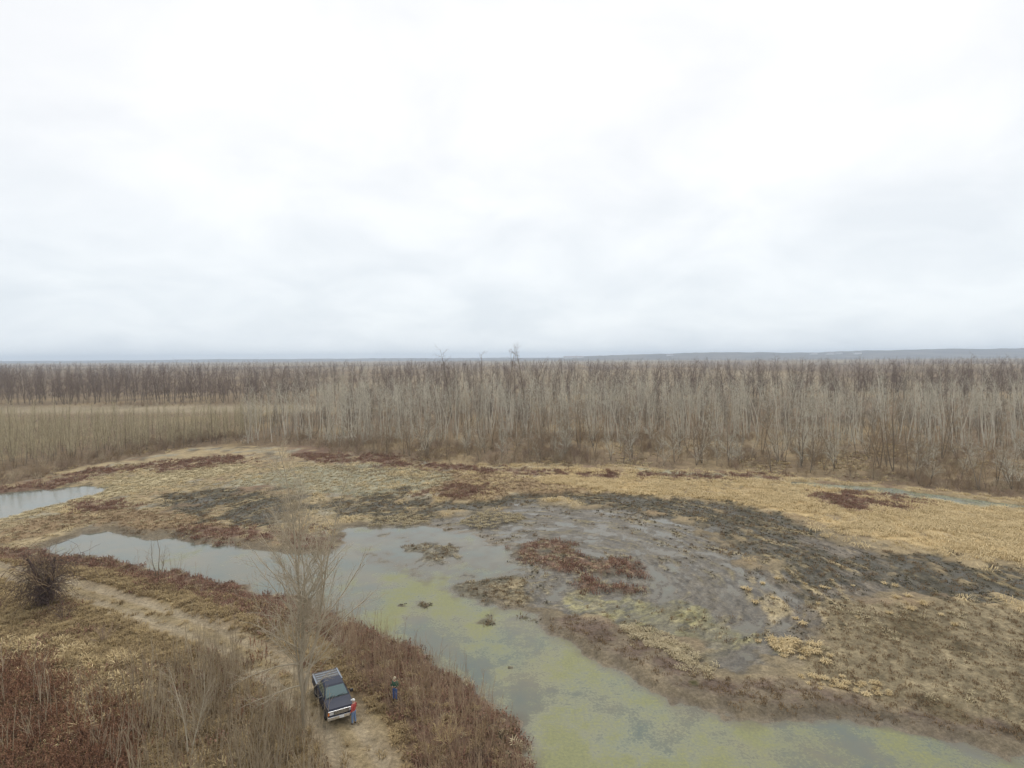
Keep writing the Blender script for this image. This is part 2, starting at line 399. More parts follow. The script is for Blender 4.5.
SD = {k: area_sd(k, warp=(k not in ('dike',))) for k in AREAS if k not in ('road', 'tall_edge', 'young', 'farwood_edge')}
nedge = fbm(GX * 0.28, GY * 0.24, 5, 6)
EDGE = {'red': 3.2, 'dark': 7.0, 'shoal': 3.0, 'sage': 3.5, 'brown': 4.0, 'pale': 2.6, 'gold': 3.5, 'mat': 4.5, 'olivemud': 4.0, 'mudbank': 1.2, 'greymud': 4.5, 'film': 4.5, 'forestfloor': 2.5, 'olive': 3.0, 'sumac': 2.6, 'thicket': 2.2}
MASK = {k: sstep(0.9, -0.9, v + EDGE.get(k, 0.8) * nedge + 0.5 * nfine) for k, v in SD.items()}
MASK['red'] *= 1 - 0.85 * sstep(0.05, 0.4, fbm(GX * 0.45, GY * 0.3, 4, 8))
MASK['dark'] *= 1 - 0.75 * sstep(0.2, 0.5, fbm(GX * 0.4, GY * 0.28, 4, 9))
MASK['road'] = sstep(2.6, 1.7, line_d(AREAS['road'][0], GX + 0.6 * nmid, GY + 0.6 * nmid))

COLS = {'gold': (0.47, 0.35, 0.18), 'pale': (0.40, 0.335, 0.20), 'red': (0.165, 0.108, 0.076), 'brown': (0.225, 0.16, 0.092),
        'dark': (0.075, 0.067, 0.048), 'sage': (0.285, 0.265, 0.185), 'greymud': (0.135, 0.115, 0.088), 'mat': (0.185, 0.15, 0.092),
        'mudbank': (0.142, 0.105, 0.08), 'film': (0.10, 0.086, 0.064), 'road': (0.262, 0.212, 0.142), 'banklow': (0.14, 0.078, 0.052),
        'dike': (0.215, 0.158, 0.088), 'olive': (0.24, 0.185, 0.09), 'sumac': (0.125, 0.064, 0.045), 'thicket': (0.19, 0.14, 0.083),
        'forestfloor': (0.165, 0.12, 0.075)}
C = np.empty(GX.shape + (3,)); C[:] = (0.325, 0.255, 0.15)
def paint(mask, c):
    global C
    C = C + (np.array(c) - C) * np.clip(mask, 0, 1)[..., None]
# patchy marsh: dead rushes, dark peat and red weeds break up the golden grass
paint(sstep(0.05, 0.45, fbm(GX * 0.13, GY * 0.13, 4, 21)) * 0.75, COLS['brown'])
paint(sstep(0.28, 0.5, fbm(GX * 0.17, GY * 0.14, 4, 22)) * 0.7, COLS['red'])
leftish = sstep(25, -10, GX)
paint(sstep(0.12, 0.4, fbm(GX * 0.45, GY * 0.3, 5, 42)) * (0.35 + 0.5 * leftish), (0.125, 0.10, 0.068))
paint(sstep(0.15, 0.45, fbm(GX * 0.32, GY * 0.22, 5, 43)) * leftish * 0.7, (0.25, 0.235, 0.185))
fieldn = fbm(GX * 0.002, GY * 0.0012, 4, 31)
paint(MASK['forestfloor'], COLS['forestfloor'])
paint(MASK['forestfloor'] * sstep(0.0, 0.5, fbm(GX * 0.06, GY * 0.05, 4, 23)) * 0.8, (0.27, 0.205, 0.115))
paint(sstep(380, 520, GY) * sstep(-0.05, 0.15, fieldn), (0.24, 0.19, 0.12))
paint(sstep(285, 300, GY) * sstep(346, 338, GY) * sstep(-60, -110, GX), (0.27, 0.22, 0.145))
for k in ('brown', 'sage', 'gold', 'pale'):
    paint(MASK[k], COLS[k])
paint(MASK['gold'] * sstep(0.18, 0.42, fbm(GX * 0.3, GY * 0.2, 5, 24)) * 0.75, COLS['brown'])
paint(MASK['gold'] * sstep(0.25, 0.45, fbm(GX * 0.6, GY * 0.35, 5, 44)) * 0.7, (0.15, 0.12, 0.09))
paint(MASK['sage'] * sstep(0.05, 0.4, fbm(GX * 0.2, GY * 0.25, 4, 29)) * 0.7, (0.15, 0.145, 0.10))
halo = sstep(6.5, -1.0, np.minimum(SD['film'], SD['greymud']) + 5.0 * nedge + 1.2 * nfine)
paint(halo * 0.8, (0.175, 0.145, 0.098))
for k in ('greymud', 'dark', 'film', 'mat', 'mudbank', 'red'):
    paint(MASK[k], COLS[k])
paint(MASK['olivemud'] * (0.45 + 0.5 * sstep(-0.2, 0.3, fbm(GX * 0.5, GY * 0.4, 4, 47))), (0.165, 0.15, 0.075))
paint(MASK['olivemud'] * sstep(0.15, 0.4, fbm(GX * 0.7, GY * 0.5, 4, 48)) * 0.8, (0.27, 0.24, 0.11))
paint(MASK['dark'] * sstep(0.12, 0.5, comb + 0.4 * nfine) * 0.85, (0.24, 0.19, 0.105))
paint(MASK['film'] * sstep(0.15, 0.5, comb) * 0.6, (0.235, 0.20, 0.115))
paint(MASK['film'] * sstep(-0.1, -0.5, comb) * 0.6, (0.085, 0.08, 0.062))
paint(MASK['greymud'] * sstep(0.1, 0.5, comb + 0.3 * nmid) * 0.8, (0.30, 0.24, 0.14))
paint(MASK['mat'] * sstep(0.0, 0.5, fbm(GX * 0.5, GY * 0.5, 4, 25)) * 0.75, (0.27, 0.22, 0.135))
paint(MASK['mat'] * sstep(0.1, 0.5, fbm(GX * 0.25, GY * 0.25, 4, 26)) * 0.8, (0.115, 0.09, 0.05))
paint(MASK['mudbank'] * sstep(0.0, 0.4, fbm(GX * 0.6, GY * 0.6, 4, 45)) * 0.6, (0.21, 0.175, 0.115))
paint(MASK['mudbank'] * sstep(0.1, 0.4, fbm(GX * 0.5, GY * 0.5, 4, 46)) * 0.6, (0.105, 0.08, 0.055))
shore = sstep(2.6, 0.6, SD['pond'] + 1.2 * nedge)
paint(shore * 0.85, (0.14, 0.115, 0.08))
MASK['dikebody'] = sstep(0.5, -1.5, SD['dike'])
paint(MASK['dikebody'], COLS['dike'])
paint(MASK['dikebody'] * sstep(0.0, 0.45, fbm(GX * 0.3, GY * 0.3, 4, 27)) * 0.8, (0.29, 0.225, 0.115))
for k in ('banklow', 'thicket', 'olive', 'sumac'):
    paint(MASK[k] * MASK['dikebody'], COLS[k])
paint(MASK['thicket'] * sstep(0.1, 0.4, fbm(GX * 0.35, GY * 0.35, 4, 28)) * 0.7, (0.25, 0.20, 0.09))
MASK['bank'] = np.maximum(MASK['banklow'] * MASK['dikebody'], sstep(3.8, 2.6, SD['dike']) * sstep(-2.8, -1.8, SD['dike'] - 1.0 * nedge) * sstep(7.5, 5.5, SD['pond']) * sstep(-0.6, 0.2, SD['pond']) * (GY < 84))
paint(MASK['bank'] * 0.95, (0.132, 0.085, 0.058))
paint(MASK['dikebody'] * (1 - MASK['road']) * sstep(0.1, 0.45, fbm(GX * 0.22, GY * 0.22, 4, 30)) * 0.6, (0.155, 0.095, 0.06))
paint(MASK['road'] * (0.72 + 0.3 * nmid), COLS['road'])
rd = line_d(AREAS['road'][0], GX, GY)
paint(MASK['road'] * sstep(0.55, 0.25, np.abs(rd - 0.1)) * 0.6, (0.25, 0.195, 0.105))      # grassy crown between the ruts
paint(MASK['road'] * sstep(0.55, 0.15, np.abs(rd - 1.0)) * (0.55 + 0.4 * nmid), (0.30, 0.25, 0.172))
C = np.clip(C * (1 + 0.16 * nmid + 0.14 * nfine)[..., None], 0.01, 0.7).astype(np.float32)

# heights: water stands at z = 0
Hh = 0.34 + 0.10 * nlow + 0.10 * nmid + 0.05 * nfine
Hh = Hh + 0.2 * MASK['brown'] + 0.15 * MASK['sage'] * nmid
def setz(mask, z):
    global Hh
    Hh = Hh + (z - Hh) * np.clip(mask, 0, 1)
setz(halo * 0.7, 0.13 + 0.08 * nmid + 0.06 * nfine)
setz(MASK['dark'], 0.115 + 0.13 * nmid + 0.07 * nfine + 0.08 * comb)
setz(MASK['greymud'], 0.12 + 0.10 * comb + 0.06 * nfine)
setz(MASK['film'], 0.022 + 0.10 * comb + 0.05 * nfine + 0.07 * nmid)
setz(MASK['olivemud'] * 0.8, 0.06 + 0.10 * nmid + 0.07 * nfine)
setz(MASK['mat'], 0.16 + 0.05 * nmid + 0.06 * nfine)
setz(sstep(0.9, -0.7, SD['pond'] + 1.3 * nedge + 0.5 * nfine), (-0.05 - 0.4 * sstep(-0.4, -4.5, SD['pond'] + 1.5 * nedge)) * (1 - MASK['shoal']) + MASK['shoal'] * (-0.075 + 0.16 * np.maximum(nmid, -0.3) + 0.10 * nfine + 0.07 * comb))
paint(MASK['shoal'] * 0.8, (0.13, 0.118, 0.085))
for k, z in (('red', 0.26), ('mat', 0.13), ('mudbank', 0.10), ('pale', 0.22)):
    m_ = sstep(0.8, -0.7, SD[k] + 1.6 * nedge + 0.4 * nfine)
    Hh = np.where(GY < 130, np.maximum(Hh, Hh + (z + 0.09 * nmid + 0.09 * nfine - Hh) * m_), Hh)
for (ix, iy, ir) in ((-12.0, 63.2, 0.5), (-9.9, 63.2, 0.9), (-2.7, 58.8, 0.9), (-2.5, 60.4, 0.5), (1.2, 59.7, 0.4), (2.0, 59.2, 0.35), (14.5, 47.0, 0.4), (-0.4, 50.0, 0.3)):
    Hh = np.maximum(Hh, 0.05 + 0.05 * nfine - 0.3 * np.clip(np.hypot(GX - ix, (GY - iy)) / ir - 0.7 + 1.2 * nfine, 0, 9))
    paint(sstep(1.5, 0.7, np.hypot(GX - ix, GY - iy) / ir), (0.085, 0.075, 0.035))
setz(sstep(1.2, -0.5, np.minimum(SD['poolL'], SD['ditchR'] + 0.7) + 0.5 * nmid), -0.4)
dk = sstep(0.6, -4.2, SD['dike'] + 0.5 * nmid)
Hh = Hh + dk * (0.95 + 0.08 * nmid) - sstep(-16, -34, SD['dike']) * 0.3
Hh = Hh - MASK['road'] * (0.05 + 0.05 * nmid) - MASK['road'] * 0.12 * sstep(0.55, 0.1, np.abs(rd - 1.0))
Hh = np.where(GY > 150, np.maximum(Hh, 0.2), Hh)
Hh = np.where(GY > 400, 0.3 + 2.0 * (fbm(GX * 0.003, GY * 0.003, 2, 41)) * sstep(400, 1200, GY), Hh)
C = C.astype(np.float32)
NX, NY = len(xs), len(ys)
ii = np.arange(NY - 1)[:, None] * NX + np.arange(NX - 1)[None, :]
F = np.stack([ii, ii + 1, ii + NX + 1, ii + NX], -1).reshape(-1, 4)
wet = np.clip(1 - (Hh - 0.0) / 0.16, 0, 1) * np.maximum.reduce([MASK['film'], MASK['greymud'], MASK['dark'], MASK['mudbank'] * 0.5, sstep(1.5, 0, SD['pond'])])

def ground_material():
    m, n, b = new_mat('ground')
    L = n.links.new
    at = n.nodes.new('ShaderNodeAttribute'); at.attribute_name = 'cover'
    aw = n.nodes.new('ShaderNodeAttribute'); aw.attribute_name = 'wet'
    ge = n.nodes.new('ShaderNodeNewGeometry')
    def noise(s, d, r=0.6):
        t = n.nodes.new('ShaderNodeTexNoise'); t.inputs['Scale'].default_value = s; t.inputs['Detail'].default_value = d; t.inputs['Roughness'].default_value = r
        L(ge.outputs['Position'], t.inputs['Vector']); return t
    a = noise(3.2, 6, 0.7); c = noise(0.55, 5, 0.6); d = noise(14.0, 3, 0.7)
    def rng(src, lo, hi, f0=0.25, f1=0.75):
        r = n.nodes.new('ShaderNodeMapRange'); r.inputs[1].default_value = f0; r.inputs[2].default_value = f1
        r.inputs[3].default_value = lo; r.inputs[4].default_value = hi; L(src, r.inputs[0]); return r.outputs[0]
    def mth(op, x, y):
        q = n.nodes.new('ShaderNodeMath'); q.operation = op
        for i, v in enumerate((x, y)):
            if isinstance(v, float): q.inputs[i].default_value = v
            else: L(v, q.inputs[i])
        return q.outputs[0]
    # streaks combed into the mud along the curve the water drains
    ast = n.nodes.new('ShaderNodeAttribute'); ast.attribute_name = 'streak'
    sx = n.nodes.new('ShaderNodeSeparateXYZ'); L(ge.outputs['Position'], sx.inputs[0])
    px_ = mth('ADD', sx.outputs[0], -2.0); py_ = mth('ADD', sx.outputs[1], -70.0)
    rad = mth('SQRT', mth('ADD', mth('MULTIPLY', px_, px_), mth('MULTIPLY', py_, py_)), 0.0)
    ang = mth('ARCTAN2', py_, px_)
    cb = n.nodes.new('ShaderNodeCombineXYZ'); L(mth('ADD', mth('MULTIPLY', rad, 1.5), mth('MULTIPLY', c.outputs['Fac'], 3.2)), cb.inputs[0]); L(mth('MULTIPLY', ang, 8.0), cb.inputs[1])
    st = n.nodes.new('ShaderNodeTexNoise'); st.inputs['Scale'].default_value = 1.0; st.inputs['Detail'].default_value = 6; st.inputs['Roughness'].default_value = 0.68
    L(cb.outputs[0], st.inputs['Vector'])
    sfac = mth('ADD', 1.0, mth('MULTIPLY', ast.outputs['Fac'], rng(st.outputs['Fac'], -0.65, 0.8, 0.32, 0.7)))
    f = mth('MULTIPLY', mth('MULTIPLY', rng(a.outputs['Fac'], 0.5, 1.5), rng(c.outputs['Fac'], 0.75, 1.25)), rng(d.outputs['Fac'], 0.75, 1.25))
    f = mth('MULTIPLY', f, sfac)
    sc = n.nodes.new('ShaderNodeVectorMath'); sc.operation = 'SCALE'
    L(at.outputs['Color'], sc.inputs[0]); L(f, sc.inputs['Scale'])
    L(sc.outputs[0], b.inputs['Base Color'])
    ro = n.nodes.new('ShaderNodeMapRange'); ro.inputs[3].default_value = 0.95; ro.inputs[4].default_value = 0.42
    L(aw.outputs['Fac'], ro.inputs[0]); L(ro.outputs[0], b.inputs['Roughness'])
    sp = n.nodes.new('ShaderNodeMapRange'); sp.inputs[3].default_value = 0.12; sp.inputs[4].default_value = 0.28
    L(aw.outputs['Fac'], sp.inputs[0]); L(sp.outputs[0], b.inputs['Specular IOR Level'])
    bu = n.nodes.new('ShaderNodeBump'); bu.inputs['Strength'].default_value = 0.7; bu.inputs['Distance'].default_value = 0.12
    L(mth('ADD', a.outputs['Fac'], mth('MULTIPLY', d.outputs['Fac'], 0.4)), bu.inputs['Height']); L(bu.outputs[0], b.inputs['Normal'])
    return m
gm = quad_mesh('ground', np.stack([GX, GY, Hh], -1).reshape(-1, 3), F, ground_material())
ca = gm.color_attributes.new('cover', 'FLOAT_COLOR', 'POINT')
ca.data.foreach_set('color', np.concatenate([C.reshape(-1, 3), np.ones((NX * NY, 1), np.float32)], 1).astype(np.float32).ravel())
sa = gm.attributes.new('streak', 'FLOAT', 'POINT'); sa.data.foreach_set('value', np.clip(np.maximum.reduce([MASK['film'], MASK['greymud'], 0.7 * MASK['dark'], 0.5 * MASK['mat']]), 0, 1).astype(np.float32).ravel())
wa = gm.attributes.new('wet', 'FLOAT', 'POINT'); wa.data.foreach_set('value', wet.astype(np.float32).ravel())
ground = tag(link(bpy.data.objects.new('ground', gm)), kind='structure')

def cell(x, y):
    return np.clip(np.searchsorted(ys, y) - 1, 0, NY - 2), np.clip(np.searchsorted(xs, x) - 1, 0, NX - 2)
def zat(x, y):                      # ground height, bilinear
    x = np.asarray(x, float); y = np.asarray(y, float)
    i, j = cell(x, y)
    fx = (x - xs[j]) / (xs[j + 1] - xs[j]); fy = (y - ys[i]) / (ys[i + 1] - ys[i])
    return (Hh[i, j] * (1 - fx) + Hh[i, j + 1] * fx) * (1 - fy) + (Hh[i + 1, j] * (1 - fx) + Hh[i + 1, j + 1] * fx) * fy
def mat_at(arr, x, y):
    i, j = cell(np.asarray(x, float), np.asarray(y, float))
    return arr[i, j]

# ------------------------------------------------------------------ standing water
def water_material():
    m, n, b = new_mat('marsh_water')
    L = n.links.new
    ge = n.nodes.new('ShaderNodeNewGeometry')
    at = n.nodes.new('ShaderNodeAttribute'); at.attribute_name = 'algae'
    def noise(s, d, r=0.6):
        t = n.nodes.new('ShaderNodeTexNoise'); t.inputs['Scale'].default_value = s; t.inputs['Detail'].default_value = d; t.inputs['Roughness'].default_value = r
        L(ge.outputs['Position'], t.inputs['Vector']); return t
    a = noise(0.7, 9, 0.76); c = noise(4.5, 6, 0.8); t2 = noise(0.16, 4, 0.55)
    add = n.nodes.new('ShaderNodeMath'); add.operation = 'MULTIPLY_ADD'; add.inputs[1].default_value = 0.75
    L(c.outputs['Fac'], add.inputs[0]); L(a.outputs['Fac'], add.inputs[2])
    ad2 = n.nodes.new('ShaderNodeMath'); ad2.operation = 'ADD'; L(add.outputs[0], ad2.inputs[0]); L(at.outputs['Fac'], ad2.inputs[1])
    mr = n.nodes.new('ShaderNodeMapRange'); mr.inputs[1].default_value = 1.05; mr.inputs[2].default_value = 1.42; mr.inputs[4].default_value = 0.88
    L(ad2.outputs[0], mr.inputs[0])
    wc = n.nodes.new('ShaderNodeValToRGB')
    wc.color_ramp.elements[0].position = 0.35; wc.color_ramp.elements[0].color = (0.112, 0.132, 0.112, 1)
    wc.color_ramp.elements[1].position = 0.65; wc.color_ramp.elements[1].color = (0.155, 0.145, 0.105, 1)
    L(t2.outputs['Fac'], wc.inputs[0])
    ac = n.nodes.new('ShaderNodeValToRGB')
    ac.color_ramp.elements[0].position = 0.35; ac.color_ramp.elements[0].color = (0.145, 0.150, 0.075, 1)
    ac.color_ramp.elements[1].position = 0.7; ac.color_ramp.elements[1].color = (0.268, 0.268, 0.10, 1)
    L(c.outputs['Fac'], ac.inputs[0])
    mx = n.nodes.new('ShaderNodeMix'); mx.data_type = 'RGBA'
    L(mr.outputs[0], mx.inputs[0]); L(wc.outputs[0], mx.inputs[6]); L(ac.outputs[0], mx.inputs[7])
    ad = n.nodes.new('ShaderNodeAttribute'); ad.attribute_name = 'depth'
    dn = n.nodes.new('ShaderNodeMath'); dn.operation = 'MULTIPLY_ADD'; dn.inputs[1].default_value = 0.5; L(c.outputs['Fac'], dn.inputs[0]); L(ad.outputs['Fac'], dn.inputs[2])
    dm = n.nodes.new('ShaderNodeMapRange'); dm.inputs[1].default_value = 0.2; dm.inputs[2].default_value = 0.62; L(dn.outputs[0], dm.inputs[0])
    mud = n.nodes.new('ShaderNodeMix'); mud.data_type = 'RGBA'; mud.inputs[6].default_value = (0.118, 0.102, 0.072, 1)
    L(dm.outputs[0], mud.inputs[0]); L(mx.outputs[2], mud.inputs[7])
    L(mud.outputs[2], b.inputs['Base Color'])
    ro = n.nodes.new('ShaderNodeMapRange'); ro.inputs[3].default_value = 0.07; ro.inputs[4].default_value = 0.7
    L(mr.outputs[0], ro.inputs[0]); L(ro.outputs[0], b.inputs['Roughness'])
    b.inputs['IOR'].default_value = 1.33
    rp = noise(3.0, 3, 0.5)
    bu = n.nodes.new('ShaderNodeBump'); bu.inputs['Strength'].default_value = 0.06; bu.inputs['Distance'].default_value = 0.05
    L(rp.outputs['Fac'], bu.inputs['Height']); L(bu.outputs[0], b.inputs['Normal'])
    return m
M['water'] = water_material()
def water(name, x0, x1, y0, y1, algae_fn, s=0.4, skip=None):
    wx = np.arange(x0, x1 + s, s); wy = np.arange(y0, y1 + s, s)
    X, Y = np.meshgrid(wx, wy); Z = zat(X, Y)
    low = Z < 0.05
    if skip: low &= ~skip(X, Y)
    for _ in range(3):
        l2 = low.copy(); l2[1:] |= low[:-1]; l2[:-1] |= low[1:]; l2[:, 1:] |= low[:, :-1]; l2[:, :-1] |= low[:, 1:]; low = l2
    keep = low[:-1, :-1] & low[1:, 1:] & low[1:, :-1] & low[:-1, 1:]
    n = len(wx)
    i, j = np.nonzero(keep)
    q = i * n + j
    Fq = np.stack([q, q + 1, q + n + 1, q + n], -1)
    used, inv = np.unique(Fq, return_inverse=True)
    V = np.stack([X.ravel()[used], Y.ravel()[used], np.zeros(len(used))], -1)
    m = quad_mesh(name, V, inv.reshape(-1, 4), M['water'])
    a = m.attributes.new('algae', 'FLOAT', 'POINT'); a.data.foreach_set('value', algae_fn(V[:, 0], V[:, 1]).astype(np.float32))
    d_ = m.attributes.new('depth', 'FLOAT', 'POINT'); d_.data.foreach_set('value', np.clip(-zat(V[:, 0], V[:, 1]) / 0.32, 0, 1).astype(np.float32))
    return tag(link(bpy.data.objects.new(name, m)), kind='structure')
def pond_algae(x, y):
    reg = sstep(-24, -12, x) * sstep(84, 68, y) * 0.38 + 0.05
    reg = reg - 0.06 * sstep(4, 14, x) * sstep(62, 50, y)
    film = mat_at(MASK['film'], x, y) * sstep(58, 66, y + 0.3 * x)
    reg = reg * (1 - 0.75 * film) + 0.35 * mat_at(MASK['olivemud'], x, y)
    teal = np.exp(-(((x + 7) / 3.5) ** 2 + ((y - 55) / 4.5) ** 2)) + 0.8 * np.exp(-(((x - 1.5) / 2.5) ** 2 + ((y - 47) / 5) ** 2))
    return reg - 0.4 * teal + 0.46 * fbm(x * 0.3, y * 0.22, 6, 51)
water('pond_water', -74, 72, 24, 110, pond_algae, skip=lambda x, y: (x > 44) & (y > 88))
water('pool_water', -122, -76, 84, 134, lambda x, y: np.zeros_like(x))
water('ditch_water', 47, 112, 91, 134, lambda x, y: np.zeros_like(x) + 0.3)

# ------------------------------------------------------------------ plant builders
def unit(v):
    return v / (np.linalg.norm(v) + 1e-9)
def tuft_mesh(name, rng, n, h, spread, bend, wd, mat, flop=0.0):
    V, Fq = [], []
    for k in range(n):
        a = rng.uniform(0, 6.283); r = spread * math.sqrt(rng.uniform(0, 1)) * 0.6
        p = np.array([math.cos(a) * r, math.sin(a) * r, -0.03])
        b = a + rng.uniform(-0.9, 0.9); o = np.array([math.cos(b), math.sin(b), 0])
        hh = h * rng.uniform(0.55, 1.1); bd = bend * rng.uniform(0.3, 1.3)
        s = np.array([-o[1], o[0], 0]) * wd
        m = p + np.array([0, 0, hh * 0.6]) + o * bd * hh * 0.3
        t = p + np.array([0, 0, hh * (1.0 - flop * rng.uniform(0.3, 1))]) + o * bd * hh
        i = len(V)
        V += [p - s * 0.7, p + s * 0.7, m - s, m + s, t - s * 0.25, t + s * 0.25]
        Fq += [(i, i + 1, i + 3, i + 2), (i + 2, i + 3, i + 5, i + 4)]
    return quad_mesh(name, np.array(V), np.array(Fq), M[mat])
def weed_mesh(name, rng, n, h, spread, leaves, lw, mat):
    """upright dead stalks with withered leaf scraps"""
    T = Tubes(); V, Fq = [], []
    for k in range(n):
        a = rng.uniform(0, 6.283); r = spread * math.sqrt(rng.uniform(0, 1))
        p = np.array([math.cos(a) * r, math.sin(a) * r, -0.04])
        ln = h * rng.uniform(0.5, 1.1); d = unit(np.array([rng.normal(0, 0.25), rng.normal(0, 0.25), 1]))
        P = np.array([p, p + d * ln * 0.5, p + d * ln + rng.normal(0, 0.05 * h, 3)])
        T.add(P, [0.012, 0.010, 0.006], 3)
        for q in range(leaves):
            t = rng.uniform(0.25, 1.0); c = p + d * ln * t
            u = unit(rng.normal(0, 1, 3)) * lw * rng.uniform(0.6, 1.4); w = unit(np.cross(u, rng.normal(0, 1, 3))) * lw * 0.5
            i = len(V); V += [c, c + u * 0.5 + w, c + u, c + u * 0.5 - w]; Fq.append((i, i + 1, i + 2, i + 3))
    a, b = T.arrays()
    if V:
        b2 = np.array(Fq) + len(a); a = np.concatenate([a, np.array(V)]); b = np.concatenate([b, b2])
    return quad_mesh(name, a, b, M[mat])
def limb(rng, p, d, L, n, wob, lift):
    """a wandering polyline from p along d; lift bends it up (or down if negative)"""
    pts = [np.array(p, float)]; d = unit(np.array(d, float)); s = L / (n - 1)
    for k in range(n - 1):
        d = unit(d + rng.normal(0, wob, 3) + np.array([0, 0, lift]))
        pts.append(pts[-1] + d * s)
    return np.array(pts)
def side_dir(rng, t, ang):
    u = unit(np.cross(t, rng.normal(0, 1, 3)))
    return unit(t * math.cos(ang) + u * math.sin(ang))
def along(P, f):
    x = f * (len(P) - 1); i = min(int(x), len(P) - 2)
    return P[i] + (P[i + 1] - P[i]) * (x - i), unit(P[i + 1] - P[i])
def ramify(T, rng, P, r_at, cfg, lev):
    """side shoots on polyline P; cfg rows: count, angle, length, from, to, radius, points, sides, wobble, lift"""
    if lev >= len(cfg): return
    cnt, ang, ln, f0, f1, rad, npts, k, wob, lift = cfg[lev]
    tot = np.linalg.norm(P[-1] - P[0])
    c = max(1, int(round(cnt * rng.uniform(0.75, 1.25))))
    for q in range(c):
        f = f0 + (f1 - f0) * (q + rng.uniform(0, 1)) / c
        p, t = along(P, min(f, 0.995))
        L = (ln if lev == 0 else ln * tot) * rng.uniform(0.55, 1.2) * (1.12 - 0.72 * f if lev == 0 else 1.1 - 0.5 * f)
        B = limb(rng, p, side_dir(rng, t, ang * rng.uniform(0.65, 1.3)), L, npts, wob, lift)
        r0 = min(rad * L if lev == 0 else rad, r_at(f) * 0.7)
        rr_ = np.linspace(r0, max(r0 * 0.35, 0.0045), npts)
        T.add(B, rr_, k)
        ramify(T, rng, B, lambda g, a=r0: a * (1 - 0.65 * g), cfg, lev + 1)
def poplar(name, seed, H, r0, base, n1, len1, twig, bark='bark_pale', tw='twig_pale', ang=0.75, forks=1, wob=0.035):
    rng = np.random.default_rng(seed)
    T = Tubes(); Cc = Tubes()
    for fk in range(forks):
        d = np.array([rng.normal(0, 0.03), rng.normal(0, 0.03), 1]) if fk == 0 else np.array([rng.normal(0, 0.16), rng.normal(0, 0.16), 1])
        hh = H * (1 if fk == 0 else rng.uniform(0.75, 0.95))
        P = limb(rng, (0, 0, -0.2), d, hh, 9, wob, 0.02)
        rr_ = r0 * (1 - 0.88 * np.linspace(0, 1, 9) ** 0.85)
        T.add(P, rr_, 6)
        cfg = [(n1 / forks ** 0.5, ang, len1, base, 0.99, 0.010, 5, 3, 0.13, 0.05),
               (6, 0.7, 0.45, 0.2, 1.0, twig * 1.25, 3, 3, 0.12, 0.05),
               (5, 0.65, 0.55, 0.15, 1.0, twig, 2, 2, 0.0, 0.02)]
        ramify(Cc, rng, P, lambda f: r0 * (1 - 0.88 * f), cfg, 0)
    return T.mesh(name + '_trunk', M[bark]), Cc.mesh(name + '_crown', M[tw])
def bush(name, seed, H, n, tw, twig=0.012, spread=0.5, leaf=None):
    rng = np.random.default_rng(seed); T = Tubes()
    for k in range(n):
        a = rng.uniform(0, 6.283); e = abs(rng.normal(0, spread))
        P = limb(rng, (0.25 * math.cos(a) * H * 0.2, 0.25 * math.sin(a) * H * 0.2, -0.08), (math.cos(a) * e, math.sin(a) * e, 1), H * rng.uniform(0.6, 1.05), 5, 0.09, 0.03)
        T.add(P, np.linspace(0.006 * H + 0.006, 0.006, 5), 3)
        ramify(T, rng, P, lambda f: 0.02, [(6, 0.6, 0.42 * H, 0.2, 1.0, 0.02, 3, 3, 0.12, 0.06), (4, 0.6, 0.5, 0.2, 1.0, twig, 2, 2, 0, 0.02)], 0)
    return T.mesh(name, M[tw])
def stems(name, seed, H, n, spread, tw, twig=0.008):
    """a small clump of whippy upright saplings"""
    rng = np.random.default_rng(seed); T = Tubes()
    for k in range(n):
        P = limb(rng, (rng.normal(0, spread), rng.normal(0, spread), -0.08), (rng.normal(0, 0.09), rng.normal(0, 0.09), 1), H * rng.uniform(0.55, 1.1), 5, 0.05, 0.02)
        T.add(P, np.linspace(0.018, 0.007, 5), 3)
        ramify(T, rng, P, lambda f: 0.015, [(6, 0.5, 0.28 * H, 0.3, 1.0, 0.012, 3, 2, 0.08, 0.05)], 0)
    return T.mesh(name, M[tw])

